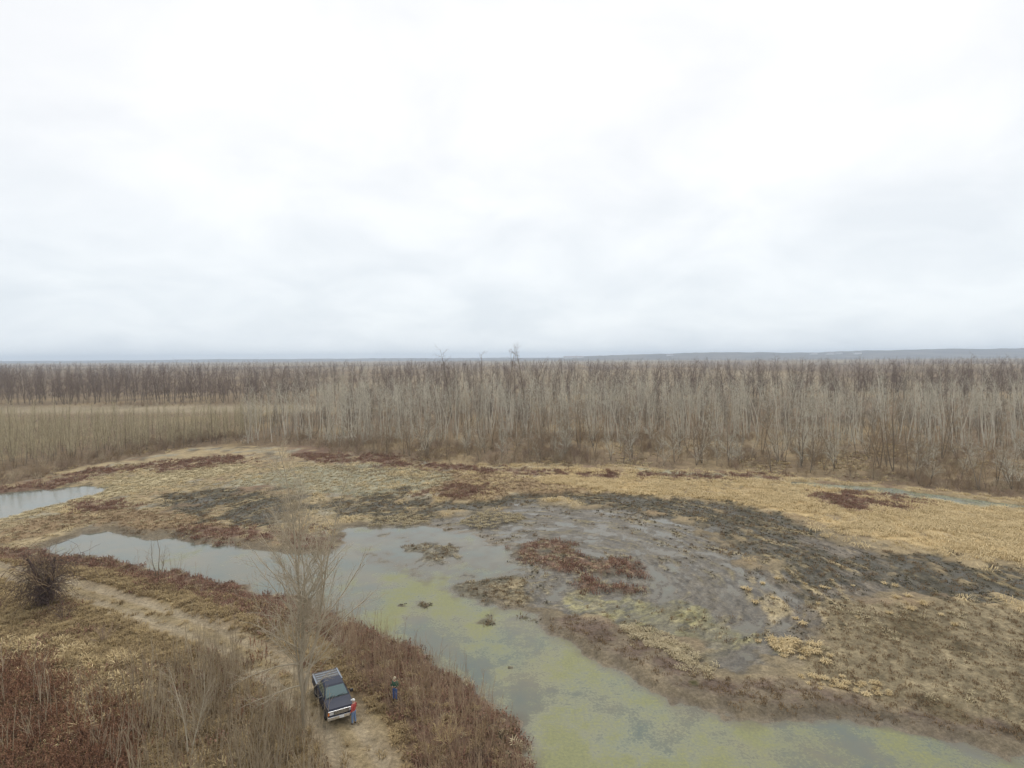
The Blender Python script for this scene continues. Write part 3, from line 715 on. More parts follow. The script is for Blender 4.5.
# ------------------------------------------------------------------ ground cover and woods that nobody could count (instanced clumps)
def scatter(name, meshes, x, y, rng, s0, s1, tilt=0.06, label=None, cat=None, sink=0.02, zmin=None, wide=None):
    x = np.asarray(x); y = np.asarray(y); z = zat(x, y) - sink
    if zmin is not None:
        k = z > zmin; x, y, z = x[k], y[k], z[k]
    N = len(x)
    m = bpy.data.meshes.new(name)
    m.vertices.add(N); m.vertices.foreach_set('co', np.stack([x, y, z], -1).astype(np.float32).ravel())
    rot = np.stack([rng.normal(0, tilt, N), rng.normal(0, tilt, N), rng.uniform(0, 6.283, N)], -1)
    s = rng.uniform(s0, s1, N)
    sv = np.stack([s, s, s * rng.uniform(0.8, 1.15, N)], -1)
    m.attributes.new('rot', 'FLOAT_VECTOR', 'POINT').data.foreach_set('vector', rot.astype(np.float32).ravel())
    m.attributes.new('scl', 'FLOAT_VECTOR', 'POINT').data.foreach_set('vector', sv.astype(np.float32).ravel())
    m.attributes.new('pick', 'INT', 'POINT').data.foreach_set('value', rng.integers(0, len(meshes), N).astype(np.int32))
    o = link(bpy.data.objects.new(name, m))
    kit = bpy.data.collections.new(name + '_kit')
    for i, me in enumerate(meshes):
        kit.objects.link(bpy.data.objects.new('%s_kit_%02d' % (name, i), me))
    g = bpy.data.node_groups.new(name, 'GeometryNodeTree')
    g.interface.new_socket('Geometry', in_out='INPUT', socket_type='NodeSocketGeometry')
    g.interface.new_socket('Geometry', in_out='OUTPUT', socket_type='NodeSocketGeometry')
    gi = g.nodes.new('NodeGroupInput'); go = g.nodes.new('NodeGroupOutput')
    ci = g.nodes.new('GeometryNodeCollectionInfo'); ci.inputs[0].default_value = kit
    ci.inputs['Separate Children'].default_value = True; ci.inputs['Reset Children'].default_value = True
    ip = g.nodes.new('GeometryNodeInstanceOnPoints'); ip.inputs['Pick Instance'].default_value = True
    def na(nm, ty):
        q = g.nodes.new('GeometryNodeInputNamedAttribute'); q.data_type = ty; q.inputs['Name'].default_value = nm; return q.outputs[0]
    g.links.new(gi.outputs[0], ip.inputs['Points']); g.links.new(ci.outputs[0], ip.inputs['Instance'])
    g.links.new(na('pick', 'INT'), ip.inputs['Instance Index'])
    e2r = g.nodes.new('FunctionNodeEulerToRotation'); g.links.new(na('rot', 'FLOAT_VECTOR'), e2r.inputs[0])
    g.links.new(e2r.outputs[0], ip.inputs['Rotation']); g.links.new(na('scl', 'FLOAT_VECTOR'), ip.inputs['Scale'])
    g.links.new(ip.outputs[0], go.inputs[0])
    o.modifiers.new('cover', 'NODES').node_group = g
    return tag(o, label, cat, kind='stuff')
def sample(rng, n, x0, x1, y0, y1, prob):
    """n random spots in a rectangle, thinned by prob(x, y)"""
    x = rng.uniform(x0, x1, n); y = rng.uniform(y0, y1, n)
    k = (rng.uniform(0, 1, n) < prob(x, y)) & (np.abs(x) < 0.90 * y + 9)
    return x[k], y[k]
def mk(name):
    return lambda x, y: mat_at(MASK[name], x, y)
dry = lambda x, y: zat(x, y) > 0.04
rng = np.random.default_rng(7)

golds = [tuft_mesh('gold_tuft_%d' % i, rng, 26, 0.42, 0.5, 0.7, 0.018, 'grass_gold', 0.5) for i in range(4)]
matted = [tuft_mesh('matted_tuft_%d' % i, rng, 44, 0.55, 1.3, 1.3, 0.018, 'grass_gold', 0.95) for i in range(4)]
pales = [tuft_mesh('pale_tuft_%d' % i, rng, 26, 0.36, 0.5, 0.8, 0.022, 'grass_pale', 0.6) for i in range(3)]
olives = [tuft_mesh('olive_tuft_%d' % i, rng, 30, 0.40, 0.42, 0.7, 0.016, 'grass_olive', 0.5) for i in range(4)]
reds = [weed_mesh('red_weed_%d' % i, rng, 9, 0.55, 0.4, 6, 0.10, 'weed_red') for i in range(4)]
browns = [weed_mesh('brown_weed_%d' % i, rng, 9, 0.40, 0.4, 5, 0.09, 'weed_brown') for i in range(4)]
darks = [weed_mesh('dark_weed_%d' % i, rng, 7, 0.18, 0.4, 6, 0.11, 'weed_dark') for i in range(3)]
rusts = [weed_mesh('rust_weed_%d' % i, rng, 12, 0.75, 0.55, 14, 0.055, 'leaf_rust') for i in range(4)]

redp = lambda x, y: sstep(3.2, -2.2, mat_at(SD['red'], x, y) + 3.4 * mat_at(nedge, x, y)) * (0.25 + 0.75 * sstep(0.3, -0.15, fbm(x * 0.45, y * 0.3, 4, 8)))
notmarsh = lambda x, y: np.maximum.reduce([mat_at(MASK[k], x, y) for k in ('forestfloor', 'film', 'dark', 'greymud', 'mat', 'mudbank', 'dikebody', 'red', 'pond', 'olivemud')])
mw = lambda x, y: sstep(0.25, -0.15, fbm(x * 0.13, y * 0.13, 4, 21))
x, y = sample(rng, 60000, -125, 110, 58, 150, lambda x, y: np.clip((1 - notmarsh(x, y)) * (0.35 + 0.65 * mw(x, y)) * dry(x, y) * (0.3 + 0.7 * mat_at(MASK['gold'], x, y)) * (0.08 + 0.92 * sstep(0.19, 0.33, mat_at(C[..., 0], x, y))) * (0.18 + 0.82 * sstep(-40, 0, x)), 0, 1))
x2, y2 = sample(rng, 2600, 66, 115, 55, 120, lambda x, y: mat_at(MASK['gold'], x, y) * dry(x, y))
scatter('golden_grass', golds + matted + matted, np.concatenate([x, x2]), np.concatenate([y, y2]), rng, 0.4, 1.6, label='golden dead marsh grass beyond the open water', cat='grass')
x, y = sample(rng, 45000, -100, 60, 42, 150, lambda x, y: (mat_at(MASK['pale'], x, y) + 0.3 * mat_at(MASK['sage'], x, y) + 0.5 * (1 - notmarsh(x, y)) * sstep(0, -35, x) * sstep(0.17, 0.3, mat_at(C[..., 0], x, y)) + 0.35 * mat_at(MASK['mat'], x, y) * sstep(0.0, 0.4, fbm(x * 0.4, y * 0.4, 4, 25))) * dry(x, y))
scatter('bleached_grass', pales, x, y, rng, 0.6, 1.25, label='pale bleached grass on the marsh edges', cat='grass')
x, y = sample(rng, 110000, -125, 100, 30, 165, lambda x, y: np.clip(np.maximum(redp(x, y), 0.95 * mat_at(MASK['bank'], x, y)) * (zat(x, y) > 0.03), 0, 1))
scatter('red_weeds', reds + reds[:2] + browns[:2] + pales[:1], x, y, rng, 0.35, 1.25, label='rust red dead weeds along the banks and islets', cat='weeds')
x, y = sample(rng, 90000, -110, 75, 30, 160, lambda x, y: np.clip((0.8 * mat_at(MASK['mat'], x, y) + 0.35 * mat_at(MASK['olivemud'], x, y) + 0.9 * mat_at(MASK['brown'], x, y) + 0.9 * mat_at(MASK['mudbank'], x, y)) * dry(x, y), 0, 1))
scatter('brown_weeds', browns, x, y, rng, 0.2, 0.8, label='low matted brown weeds on the mud flats', cat='weeds')
x, y = sample(rng, 60000, -75, 75, 50, 125, lambda x, y: np.clip((0.5 * mat_at(MASK['dark'], x, y) + 0.6 * np.maximum(mat_at(MASK['film'], x, y), mat_at(MASK['shoal'], x, y)) * sstep(0.0, 0.4, mat_at(comb, x, y)) * sstep(-0.2, 0.4, fbm(x * 0.12, y * 0.12, 3, 93)) + 0.12 * mat_at(MASK['greymud'], x, y)) * (zat(x, y) > 0.02), 0, 1))
scatter('rotting_stubble', darks + browns[:2], x, y, rng, 0.25, 1.0, label='dark rotting plant stubble on wet peat', cat='stubble')
x, y = sample(rng, 60000, -95, 2, 26, 84, lambda x, y: np.clip(mat_at(MASK['dikebody'], x, y) * (1 - 0.95 * mat_at(MASK['road'], x, y)) * (1 - 0.88 * mat_at(MASK['bank'], x, y)) * (1 - 0.65 * mat_at(MASK['sumac'], x, y)), 0, 1))
scatter('bank_grass', olives, x, y, rng, 0.6, 1.3, label='olive and straw coloured grass on the near bank', cat='grass')
x, y = sample(rng, 26000, -70, -14, 24, 58, lambda x, y: np.clip(mat_at(MASK['sumac'], x, y) + 0.03 * mat_at(MASK['thicket'], x, y), 0, 1) * (0.35 + 0.65 * sstep(-0.25, 0.25, fbm(x * 0.3, y * 0.3, 4, 94))))
scatter('rust_leaf_weeds', rusts + browns[:2], x, y, rng, 0.4, 1.35, label='rust brown leafy weeds filling the bottom left corner', cat='weeds')

x, y = sample(rng, 30000, -95, 2, 26, 84, lambda x, y: np.clip(mat_at(MASK['dikebody'], x, y) * (1 - mat_at(MASK['road'], x, y)) * (1 - 0.7 * mat_at(MASK['banklow'], x, y)) * (0.55 * mat_at(MASK['thicket'], x, y) + 1.3 * sstep(-0.05, 0.4, fbm(x * 0.22, y * 0.22, 4, 30))), 0, 1))
scatter('bank_weeds', browns + reds[:1] + olives[:1], x, y, rng, 0.5, 1.5, label='brown dead weeds mixed through the near bank', cat='weeds')
x, y = sample(rng, 26000, -20, 3, 26, 62, lambda x, y: np.clip(sstep(1.6, 0.6, np.abs(mat_at(SD['pond'], x, y) - 0.6)) * mat_at(MASK['dikebody'], x, y) * 0.8, 0, 1))
isl = np.array([(-12.0, 63.2), (-9.9, 63.2), (-9.3, 63.0), (-2.7, 58.8), (-2.2, 58.6), (-2.5, 60.4), (1.2, 59.7), (2.0, 59.2)]).repeat(4, 0) + rng.normal(0, 0.3, (32, 2))
x = np.concatenate([x, isl[:, 0]]); y = np.concatenate([y, isl[:, 1]])
scatter('shore_debris', darks + browns[:1], x, y, rng, 0.4, 1.2, label='dark rotting debris along the near water edge', cat='debris')

x, y = sample(rng, 16000, -60, -14, 30, 62, lambda x, y: np.clip(sstep(3.6, 1.0, line_d([(-45, 52), (-38, 48.6), (-31, 44.6), (-29, 41)], x, y) + 2.5 * fbm(x * 0.3, y * 0.3, 4, 95)) + 0.12 * mat_at(MASK['thicket'], x, y) * sstep(0.1, 0.4, fbm(x * 0.28, y * 0.28, 4, 95)), 0, 1) * 0.5)
scatter('straw_grass', golds + olives, x, y, rng, 0.7, 1.9, label='tall straw yellow grass clumps left of the track', cat='grass')
x, y = sample(rng, 30000, -110, 130, 95, 175, lambda x, y: mat_at(MASK['forestfloor'], x, y) * sstep(-0.1, 0.35, fbm(x * 0.1, y * 0.07, 4, 96)) * 0.8)
scatter('wood_edge_grass', pales + golds[:2] + browns[:2], x, y, rng, 0.7, 1.6, label='dead grass and weeds under the wood edge', cat='grass')

# bare whips: the near thicket and the screen along the pond bank
whips_g = [stems('grey_whip_%d' % i, 100 + i, 3.0, 4, 0.30, 'twig_grey') for i in range(5)]
whips_b = [stems('brown_whip_%d' % i, 120 + i, 3.4, 3, 0.35, 'whip_tan') for i in range(5)]
x, y = sample(rng, 9000, -44, -4, 24, 56, lambda x, y: (mat_at(MASK['thicket'], x, y) + 0.1 * mat_at(MASK['sumac'], x, y)) * (1 - mat_at(MASK['road'], x, y)) * (0.14 + 0.36 * sstep(-0.2, 0.4, fbm(x * 0.25, y * 0.25, 3, 91))))
scatter('sapling_thicket', whips_g, x, y, rng, 0.4, 1.5, label='dense thicket of grey bare saplings left of the track', cat='thicket')
bank_p = lambda x, y: np.clip(mat_at(MASK['banklow'], x, y) * sstep(-24, -15, x) + mat_at(MASK['banklow'], x, y) * 0.07, 0, 1) * (zat(x, y) > 0.0)
x, y = sample(rng, 6800, -60, 4, 26, 76, bank_p)
scatter('bank_saplings', whips_b, x, y, rng, 0.5, 1.3, label='brown bare saplings crowding the pond bank beside the track', cat='saplings')

# ------------------------------------------------------------------ woods
POP = [poplar('poplar_%d' % i, 200 + i, 20 + 2.2 * (i % 3), 0.12 + 0.028 * (i % 4), 0.48 + 0.06 * (i % 3), 22, 4.0, 0.0115, ang=0.95, forks=1 + (i % 4 == 3), wob=0.05 + 0.02 * (i % 3)) for i in range(8)]
UMB = [poplar('umber_%d' % i, 215 + i, 13 + 2 * (i % 2), 0.13, 0.2, 28, 3.8, 0.0125, 'bark_dark', 'twig_shade', 0.9, 1 + i % 2, 0.06) for i in range(4)]  # short dark trees; shade between the trunks is put into their colour
BRN = [poplar('browntree_%d' % i, 230 + i, 17 + 2 * (i % 2), 0.17, 0.22, 30, 4.6, 0.02, 'bark_dark', 'twig_far', 0.9, 1 + i % 2, 0.05) for i in range(4)]
YNG = [poplar('youngtree_%d' % i, 250 + i, 9.5 + (i % 3), 0.075, 0.15, 30, 2.3, 0.011, 'bark_dark', 'twig_young', 0.6, 1 + (i % 3 == 2), 0.04) for i in range(6)]
EDG = [poplar('edgetree_%d' % i, 270 + i, 9 + 1.5 * (i % 3), 0.09, 0.12, 26, 3.0, 0.012, 'bark_dark', 'twig_brown' if i % 2 else 'twig_pale', 0.8, 1 + i % 3, 0.06) for i in range(6)]
BSH = [bush('bush_%d' % i, 290 + i, 2.8, 9, ('twig_brown', 'twig_red', 'twig_grey')[i % 3]) for i in range(6)]
def joined(pair, name):
    """trunk and crown of one kind as one clump mesh for the uncounted mass"""
    a, b = pair
    va = np.empty(len(a.vertices) * 3, np.float32); a.vertices.foreach_get('co', va)
    vb = np.empty(len(b.vertices) * 3, np.float32); b.vertices.foreach_get('co', vb)
    fa = np.empty(len(a.loops), np.int32); a.loops.foreach_get('vertex_index', fa)
    fb = np.empty(len(b.loops), np.int32); b.loops.foreach_get('vertex_index', fb)
    na = len(va) // 3
    m = quad_mesh(name, np.concatenate([va, vb]).reshape(-1, 3), np.concatenate([fa, fb + na]).reshape(-1, 4))
    m.materials.append(a.materials[0]); m.materials.append(b.materials[0])
    mi = np.zeros(len(m.polygons), np.int32); mi[len(fa) // 4:] = 1
    m.polygons.foreach_set('material_index', mi); m.update()
    return m
def edge_y(line, x):
    L = sorted(line); return np.interp(x, [p[0] for p in L], [p[1] for p in L])
TALL, YOUNG, FARW, FLOOR = AREAS['tall_edge'][0], AREAS['young'][0], AREAS['farwood_edge'][0], AREAS['forestfloor'][0][:17]
def jitter_rows(rng, x0, x1, yfun, depth, sp, grow=1.0):
    """trees standing in loose rows behind the line y = yfun(x)"""
    out = []; d = 0.0; s = sp
    while d < depth:
        n = int((x1 - x0) / s)
        xx = x0 + (np.arange(n) + rng.uniform(0, 1, n)) * s
        yy = yfun(xx) + d + rng.uniform(0, s, n)
        out.append(np.stack([xx, yy], -1)); d += s; s *= grow
    return np.concatenate(out)
tall_y = lambda x: np.interp(x, [-100, -86, -68, -34, -4, 27, 59, 87, 111, 137, 157, 330], [205, 182, 190, 182, 190, 184, 187, 179, 170, 158, 146, 110])
tall = jitter_rows(rng, -86, 330, tall_y, 115, 3.8, 1.02)
tall = tall[np.abs(tall[:, 0]) < 0.92 * tall[:, 1] + 12]
# left limit of the tall wood slants away to the left
tall = tall[tall[:, 0] > -88 - 0.10 * (tall[:, 1] - 180)]
order = np.argsort(tall[:, 1] - tall_y(tall[:, 0]))
front, rest = tall[order[:230]], tall[order[230:]]
print('tall trees', len(tall))
def hts(x, y):
    return float((0.95 - 0.07 * sstep(40, 90, x)) + 0.16 * fbm(np.array(x * 0.045), np.array(y * 0.045), 3, 97))
def where(x, y):
    u = 512 + 597 * x / y           # bearing
    for lim, t in ((265, 'at the left end of the wood'), (340, 'behind the long red weed strip'), (410, 'behind the pale mud patch'), (470, 'behind the brown mound'),
                   (535, 'under the tallest skyline crown'), (620, 'under the white skyline shed'), (700, 'right of the skyline shed'), (790, 'left of the far house row'),
                   (870, 'under the far house row'), (950, 'behind the right ditch'), (1e9, 'at the right end of the wood')):
        if u < lim: return t
def size(s):
    return 'short ' if s < 0.74 else ('tall ' if s > 1.0 else '')
def plant_tree(name, pair, x, y, s, rz, label, cat, group, sink=0.0, tx=0.0, ty=0.0):
    r = empty(name, (x, y, float(zat(x, y)) - sink), rz); r.scale = (s, s, s); r.rotation_euler = (tx, ty, rz)
    for nm, me in zip(('trunk', 'crown'), pair):
        link(bpy.data.objects.new(nm, me), r)
    return tag(r, label, cat, group)
look = ['slender pale grey bare tree', 'straight bare tree with light bark', 'thin bare tree with fine twigs', 'twin-stemmed pale bare tree']
for i, (x, y) in enumerate(front):
    v = int(rng.integers(0, 8))
    sc_ = hts(x, y) * rng.uniform(0.72, 1.06)
    plant_tree('forest_tree', POP[v], x, y, sc_, rng.uniform(0, 6.28),
               size(sc_) + look[3 if v % 4 == 3 else v % 3] + ' ' + where(x, y), 'tree', 'front trees of the tall bare wood', tx=rng.normal(0, 0.015), ty=rng.normal(0, 0.015))
POPJ = [joined(p, 'poplar_whole_%d' % i) for i, p in enumerate(POP)]
POPJ += [joined(p, 'umber_whole_%d' % i) for i, p in enumerate(UMB)] * 2
scatter('bare_forest', POPJ, rest[:, 0], rest[:, 1], rng, 0.6, 1.0, 0.015, 'mass of tall bare trees filling the wood behind the marsh', 'forest')

# trees of the wood's edge, shorter and browner
edge_pts = []
for x, y in jitter_rows(rng, -60, 135, lambda x: np.interp(x, [-92, -63, -29, -3, 21, 43, 63, 78, 93, 104, 193], [182, 178, 156, 149, 146, 141, 133, 124, 112, 102, 90]), 52, 4.2, 1.03):
    if abs(x) < 0.92 * y + 5 and rng.uniform() < 0.62: edge_pts.append((x, y))
print('edge trees', len(edge_pts))
edge_pts.sort(key=lambda p: p[1])
for i, (x, y) in enumerate(edge_pts[:200]):
    v = int(rng.integers(0, 6))
    sc_ = rng.uniform(0.5, 1.0) + (0.55 if rng.uniform() < 0.25 else 0.0)
    plant_tree('edge_tree', EDG[v], x, y, sc_, rng.uniform(0, 6.28),
               ('small ', 'middling ', 'large ')[(sc_ > 0.72) + (sc_ > 1.02)] + ('single-stemmed bare edge tree ', 'twin-stemmed bare edge tree ', 'bushy bare edge tree ')[v % 3] + where(x, y), 'tree', 'low brown trees along the wood edge')
EDGJ = [joined(p, 'edge_whole_%d' % i) for i, p in enumerate(EDG)]
ep = np.array(edge_pts[200:]) if len(edge_pts) > 200 else np.zeros((0, 2))
under = jitter_rows(rng, -86, 330, lambda x: tall_y(x) - 6, 60, 6.5, 1.08); under = under[np.abs(under[:, 0]) < 0.92 * under[:, 1] + 8]
ep = np.concatenate([ep, under])
scatter('understorey', EDGJ, ep[:, 0], ep[:, 1], rng, 0.3, 0.75, 0.05, 'brown bare young trees growing under the tall wood', 'undergrowth')
bx_, by_ = sample(rng, 22000, -125, 180, 95, 215, lambda x, y: mat_at(MASK['forestfloor'], x, y) * (y < tall_y(x) + 14) * (0.08 + 0.72 * sstep(-0.15, 0.3, fbm(x * 0.1, y * 0.07, 4, 92))))
rx_, ry_ = sample(rng, 6000, -125, 130, 105, 185, lambda x, y: mat_at(MASK['red'], x, y) * mat_at(MASK['forestfloor'], x, y) * 0.5)
scatter('brush', BSH, np.concatenate([bx_, rx_]), np.concatenate([by_, ry_]), rng, 0.3, 1.05, 0.08, 'low brown brush between the marsh and the wood', 'brush')

# plantation of young trees, left
yng = jitter_rows(rng, -260, -86, lambda x: np.interp(x, [-260, -163, -121, -116, -107, -89], [150, 146, 141, 152, 166, 187]), 85, 2.6, 1.02)
yng = yng[(np.abs(yng[:, 0]) < 0.92 * yng[:, 1] + 8) & (yng[:, 0] < -88 - 0.10 * (yng[:, 1] - 180) + 3)]
order = np.argsort(np.hypot(yng[:, 0], yng[:, 1]))
order = order[np.argsort((yng[order, 1] - np.interp(yng[order, 0], [-260, -163, -121, -116, -107, -89], [150, 146, 141, 152, 166, 187])))]
print('young', len(yng))
for i, (x, y) in enumerate(yng[order[:90]]):
    v = int(rng.integers(0, 6))
    sc_ = rng.uniform(0.68, 1.05)
    plant_tree('young_tree', YNG[v], x, y, sc_, rng.uniform(0, 6.28),
               ('low ', '', 'high ')[(sc_ > 0.8) + (sc_ > 0.93)] + ('thin young bare tree', 'young bare tree with upswept twigs', 'young forked bare tree')[v % 3] + (' beyond the left pool' if x < -112 else ' between the left pool and the tall wood'), 'tree', 'front row of the young plantation')
YNGJ = [joined(p, 'young_whole_%d' % i) for i, p in enumerate(YNG)]
q = yng[order[90:]]
scatter('young_plantation', YNGJ, q[:, 0], q[:, 1], rng, 0.76, 1.06, 0.02, 'dense even stand of young bare trees at the left', 'plantation')

# far woods, left behind the field and in belts to the horizon
BRNJ = [joined(p, 'browntree_whole_%d' % i) for i, p in enumerate(BRN)]
fw = jitter_rows(rng, -480, -120, lambda x: np.full_like(x, 352.0), 90, 6.0, 1.06)
fw = fw[(np.abs(fw[:, 0]) < 0.92 * fw[:, 1] + 20)]
scatter('dark_wood', BRNJ, fw[:, 0], fw[:, 1], rng, 0.85, 1.2, 0.03, 'dark brown wood beyond the pale field at the left', 'wood')
bx_ = np.concatenate([rng.uniform(-480, -100, 500)]); by_ = rng.uniform(330, 350, 500)
k = rng.uniform(0, 1, 500) < sstep(-0.1, 0.3, fbm(bx_ * 0.02, by_ * 0.1, 2, 61)); bx_, by_ = bx_[k], by_[k]
scatter('field_hedge', BSH, bx_, by_, rng, 0.8, 1.6, 0.08, 'low brown brush in front of the far dark wood', 'brush')
fx, fy = [], []
for d, sp, w_ in ((318, 7.0, 1), (345, 7.5, 1), (420, 9, 1), (480, 10, 1), (560, 12, 0.9), (660, 14, 0.8), (800, 16, 0.8), (950, 18, 0.7), (1150, 20, 0.7), (1400, 24, 0.7), (1750, 28, 0.7), (2200, 34, 0.7), (2800, 42, 0.7)):
    for r_ in range(3):
        n = int(1.85 * d / sp)
        xx = np.linspace(-0.92 * d, 0.92 * d, n) + rng.uniform(-sp, sp, n); yy = d + r_ * sp * 1.3 + rng.uniform(0, sp, n)
        k = (fbm(xx * 2.2 / d + 3, yy * 0.01, 3, 71) > (-0.5 if w_ == 1 else -0.12)) & ~((d < 460) & (xx < -100))
        fx.append(xx[k]); fy.append(yy[k])
fx = np.concatenate(fx); fy = np.concatenate(fy)
print('far', len(fx), len(fw))
scatter('distant_woods', BRNJ, fx, fy, rng, 0.95, 1.3, 0.03, 'reddish brown woods stretching to the horizon', 'woods')
tt = [plant_tree('emergent_tree', BRN[i % 4], x, y, s, rng.uniform(0, 6), 'dark tree crown standing above the wood on the skyline, ' + w_, 'tree', 'crowns above the skyline')
      for i, (x, y, s, w_) in enumerate(((-1, 250, 1.85, 'tallest near the centre'), (6, 254, 1.68, 'right of the tallest'), (-14, 258, 1.68, 'left of the tallest'), (-26, 258, 1.62, 'second left of the tallest')))]

# ------------------------------------------------------------------ far hills
def hills(name, pts, y0, depth, base_w, seed, mat):
    n = 160; hx = np.linspace(pts[0][0], pts[-1][0], n)
    hz = np.interp(hx, [p[0] for p in pts], [p[1] for p in pts])
    hz = hz * (1 + 0.10 * fbm(hx * 0.0022, hx * 0 + 1, 4, seed)) + 5 * fbm(hx * 0.02, hx * 0, 3, seed + 3) * (hz > 3)
    prof = np.array([0, 0.25, 0.62, 0.9, 1.0, 0.8, 0.3, 0.0]); off = np.linspace(0, depth, len(prof))
    V = np.stack([np.broadcast_to(hx, (8, n)), y0 + off[:, None] + 260 * fbm(hx * 0.001, hx * 0 + 4, 3, seed + 9)[None, :], np.maximum(hz[None, :] * prof[:, None], 0) - 1.2 * (prof[:, None] < 0.1)], -1).reshape(-1, 3)
    i = np.arange(7)[:, None] * n + np.arange(n - 1)[None, :]
    Fq = np.stack([i, i + 1, i + n + 1, i + n], -1).reshape(-1, 4)
    return tag(link(bpy.data.objects.new(name, quad_mesh(name, V, Fq, mat))), kind='structure')
def hill_mat():
    m, n, b = new_mat('wooded_hill')
    ge = n.nodes.new('ShaderNodeNewGeometry'); t = n.nodes.new('ShaderNodeTexNoise'); t.inputs['Scale'].default_value = 0.004; t.inputs['Detail'].default_value = 8; t.inputs['Roughness'].default_value = 0.7
    n.links.new(ge.outputs['Position'], t.inputs['Vector'])
    r = n.nodes.new('ShaderNodeValToRGB'); r.color_ramp.elements[0].position = 0.42; r.color_ramp.elements[1].position = 0.66
    r.color_ramp.elements[0].color = (0.05, 0.045, 0.04, 1); r.color_ramp.elements[1].color = (0.16, 0.135, 0.10, 1)
    n.links.new(t.outputs['Fac'], r.inputs[0]); n.links.new(r.outputs[0], b.inputs['Base Color']); b.inputs['Roughness'].default_value = 1.0
    return m
M['hill'] = hill_mat()
hills('far_hills', [(-900, 2), (300, 16), (900, 44), (1500, 58), (2300, 74), (3100, 66), (3800, 84), (4600, 92), (5600, 104), (6500, 100)], 5000, 2200, 0, 81, M['hill'])
hills('low_ridge', [(-8500, 26), (-5200, 26), (-4200, 34), (-3000, 30), (-1500, 34), (200, 28), (2000, 30)], 7000, 2000, 0, 85, M['hill'])

# ------------------------------------------------------------------ far buildings on the hills
M['siding'] = plain('white_siding', (0.75, 0.74, 0.72), 0.7, scale=0.3)
M['shingle'] = plain('grey_shingle', (0.22, 0.2, 0.2), 0.8, scale=0.4)
M['glass_dark'] = plain('window_glass', (0.04, 0.05, 0.06), 0.1, scale=0.2)
def box_mesh(name, sx, sy, sz, mat, z0=0.0, bevel=0.0, cx=0.0, cy=0.0):
    bm = bmesh.new(); bmesh.ops.create_cube(bm, size=1.0)
    bmesh.ops.scale(bm, vec=(sx, sy, sz), verts=bm.verts); bmesh.ops.translate(bm, vec=(cx, cy, z0 + sz / 2), verts=bm.verts)
    if bevel: bmesh.ops.bevel(bm, geom=bm.edges[:], offset=bevel, segments=2, affect='EDGES', profile=0.5)
    m = bpy.data.meshes.new(name); bm.to_mesh(m); bm.free(); m.materials.append(mat); return m
def gable_mesh(name, sx, sy, h, z, mat):
    a, b = sx / 2 + 0.4, sy / 2 + 0.4
    m = bpy.data.meshes.new(name)
    m.from_pydata([(-a, -b, z), (a, -b, z), (a, b, z), (-a, b, z), (-a, 0, z + h), (a, 0, z + h)], [], [(0, 1, 5, 4), (2, 3, 4, 5), (1, 2, 5), (3, 0, 4), (3, 2, 1, 0)])
    m.materials.append(mat); return m
def building(name, x, y, z, sx, sy, h, rf, label):
    r = empty(name, (x, y, z), 0.0)
    link(bpy.data.objects.new('wall', box_mesh('wall', sx, sy, h + 6, M['siding'], -6)), r)
    link(bpy.data.objects.new('roof', gable_mesh('roof', sx, sy, rf, h + 0.01, M['shingle'])), r)
    n = max(2, int(sx / 12)); me = box_mesh('window', 2.2, 0.2, 1.8, M['glass_dark'], 1.6)
    for k in range(n):
        o = link(bpy.data.objects.new('window', me), r); o.location = (-sx / 2 + sx * (k + 0.5) / n, -sy / 2 - 0.05, 0)
    return tag(r, label, 'building', 'pale buildings on the far hills')
deps = bpy.context.evaluated_depsgraph_get()
hill_ob = bpy.data.objects['far_hills']
def hill_z(x, y):
    ok, p, nrm, i = hill_ob.ray_cast(Vector((x, y, 500)), Vector((0, 0, -1)))
    return p.z if ok else 0.3
for (x, y, sx, sy, h, lb) in ((590, 5700, 190, 40, 14, 'long white shed on the skyline right of centre'),
                              (1480, 5600, 60, 24, 9, 'lone pale house on the hill above the wood right of centre'),
                              (2880, 5700, 60, 24, 9, 'leftmost pale house of the row on the far hill'),
                              (3010, 5650, 70, 24, 10, 'second pale house from left in the far hill row'),
                              (3130, 5720, 55, 24, 9, 'third pale house from left in the far hill row'),
                              (3290, 5680, 65, 24, 10, 'rightmost pale house of the row on the far hill')):
    building('farm_shed' if sx > 100 else 'hill_house', x, y, hill_z(x, y), sx, sy, h, 7, lb)

# ------------------------------------------------------------------ trees and shrubs that stand alone near the track
def lone_tree(name, loc, seed, stems_, cfg, twig_mat, bark_mat, label, extra=()):
    rg = np.random.default_rng(seed); T = Tubes(); Cc = Tubes()
    for (d, L, r0, start) in stems_:
        P = limb(rg, start, d, L, 14, 0.055, 0.035)
        rr_ = r0 * (1 - 0.86 * np.linspace(0, 1, 14))
        T.add(P, rr_, 8)
        ramify(Cc, rg, P, lambda f: r0 * (1 - 0.9 * f), cfg, 0)
    for (p, d, L, r0, lift) in extra:
        P = limb(rg, p, d, L, 9, 0.06, lift); T.add(P, np.linspace(r0, 0.012, 9), 6)
        ramify(Cc, rg, P, lambda f: r0 * (1 - 0.8 * f), [(9, 0.7, L * 0.42, 0.2, 1.0, 0.012, 5, 3, 0.12, 0.04), (5, 0.7, 0.5, 0.2, 1, 0.009, 4, 3, 0.1, 0.03), (4, 0.6, 0.5, 0.2, 1, 0.006, 3, 2, 0.1, 0.02)], 0)
    x, y = loc
    r = empty(name, (x, y, float(zat(x, y)) - 0.05))
    link(bpy.data.objects.new('trunk', T.mesh(name + '_trunk', M[bark_mat])), r)
    link(bpy.data.objects.new('crown', Cc.mesh(name + '_crown', M[twig_mat])), r)
    return tag(r, label, 'tree')
M['bark_ash'] = plant('bark_ash', (0.28, 0.235, 0.17), (0.52, 0.46, 0.35))
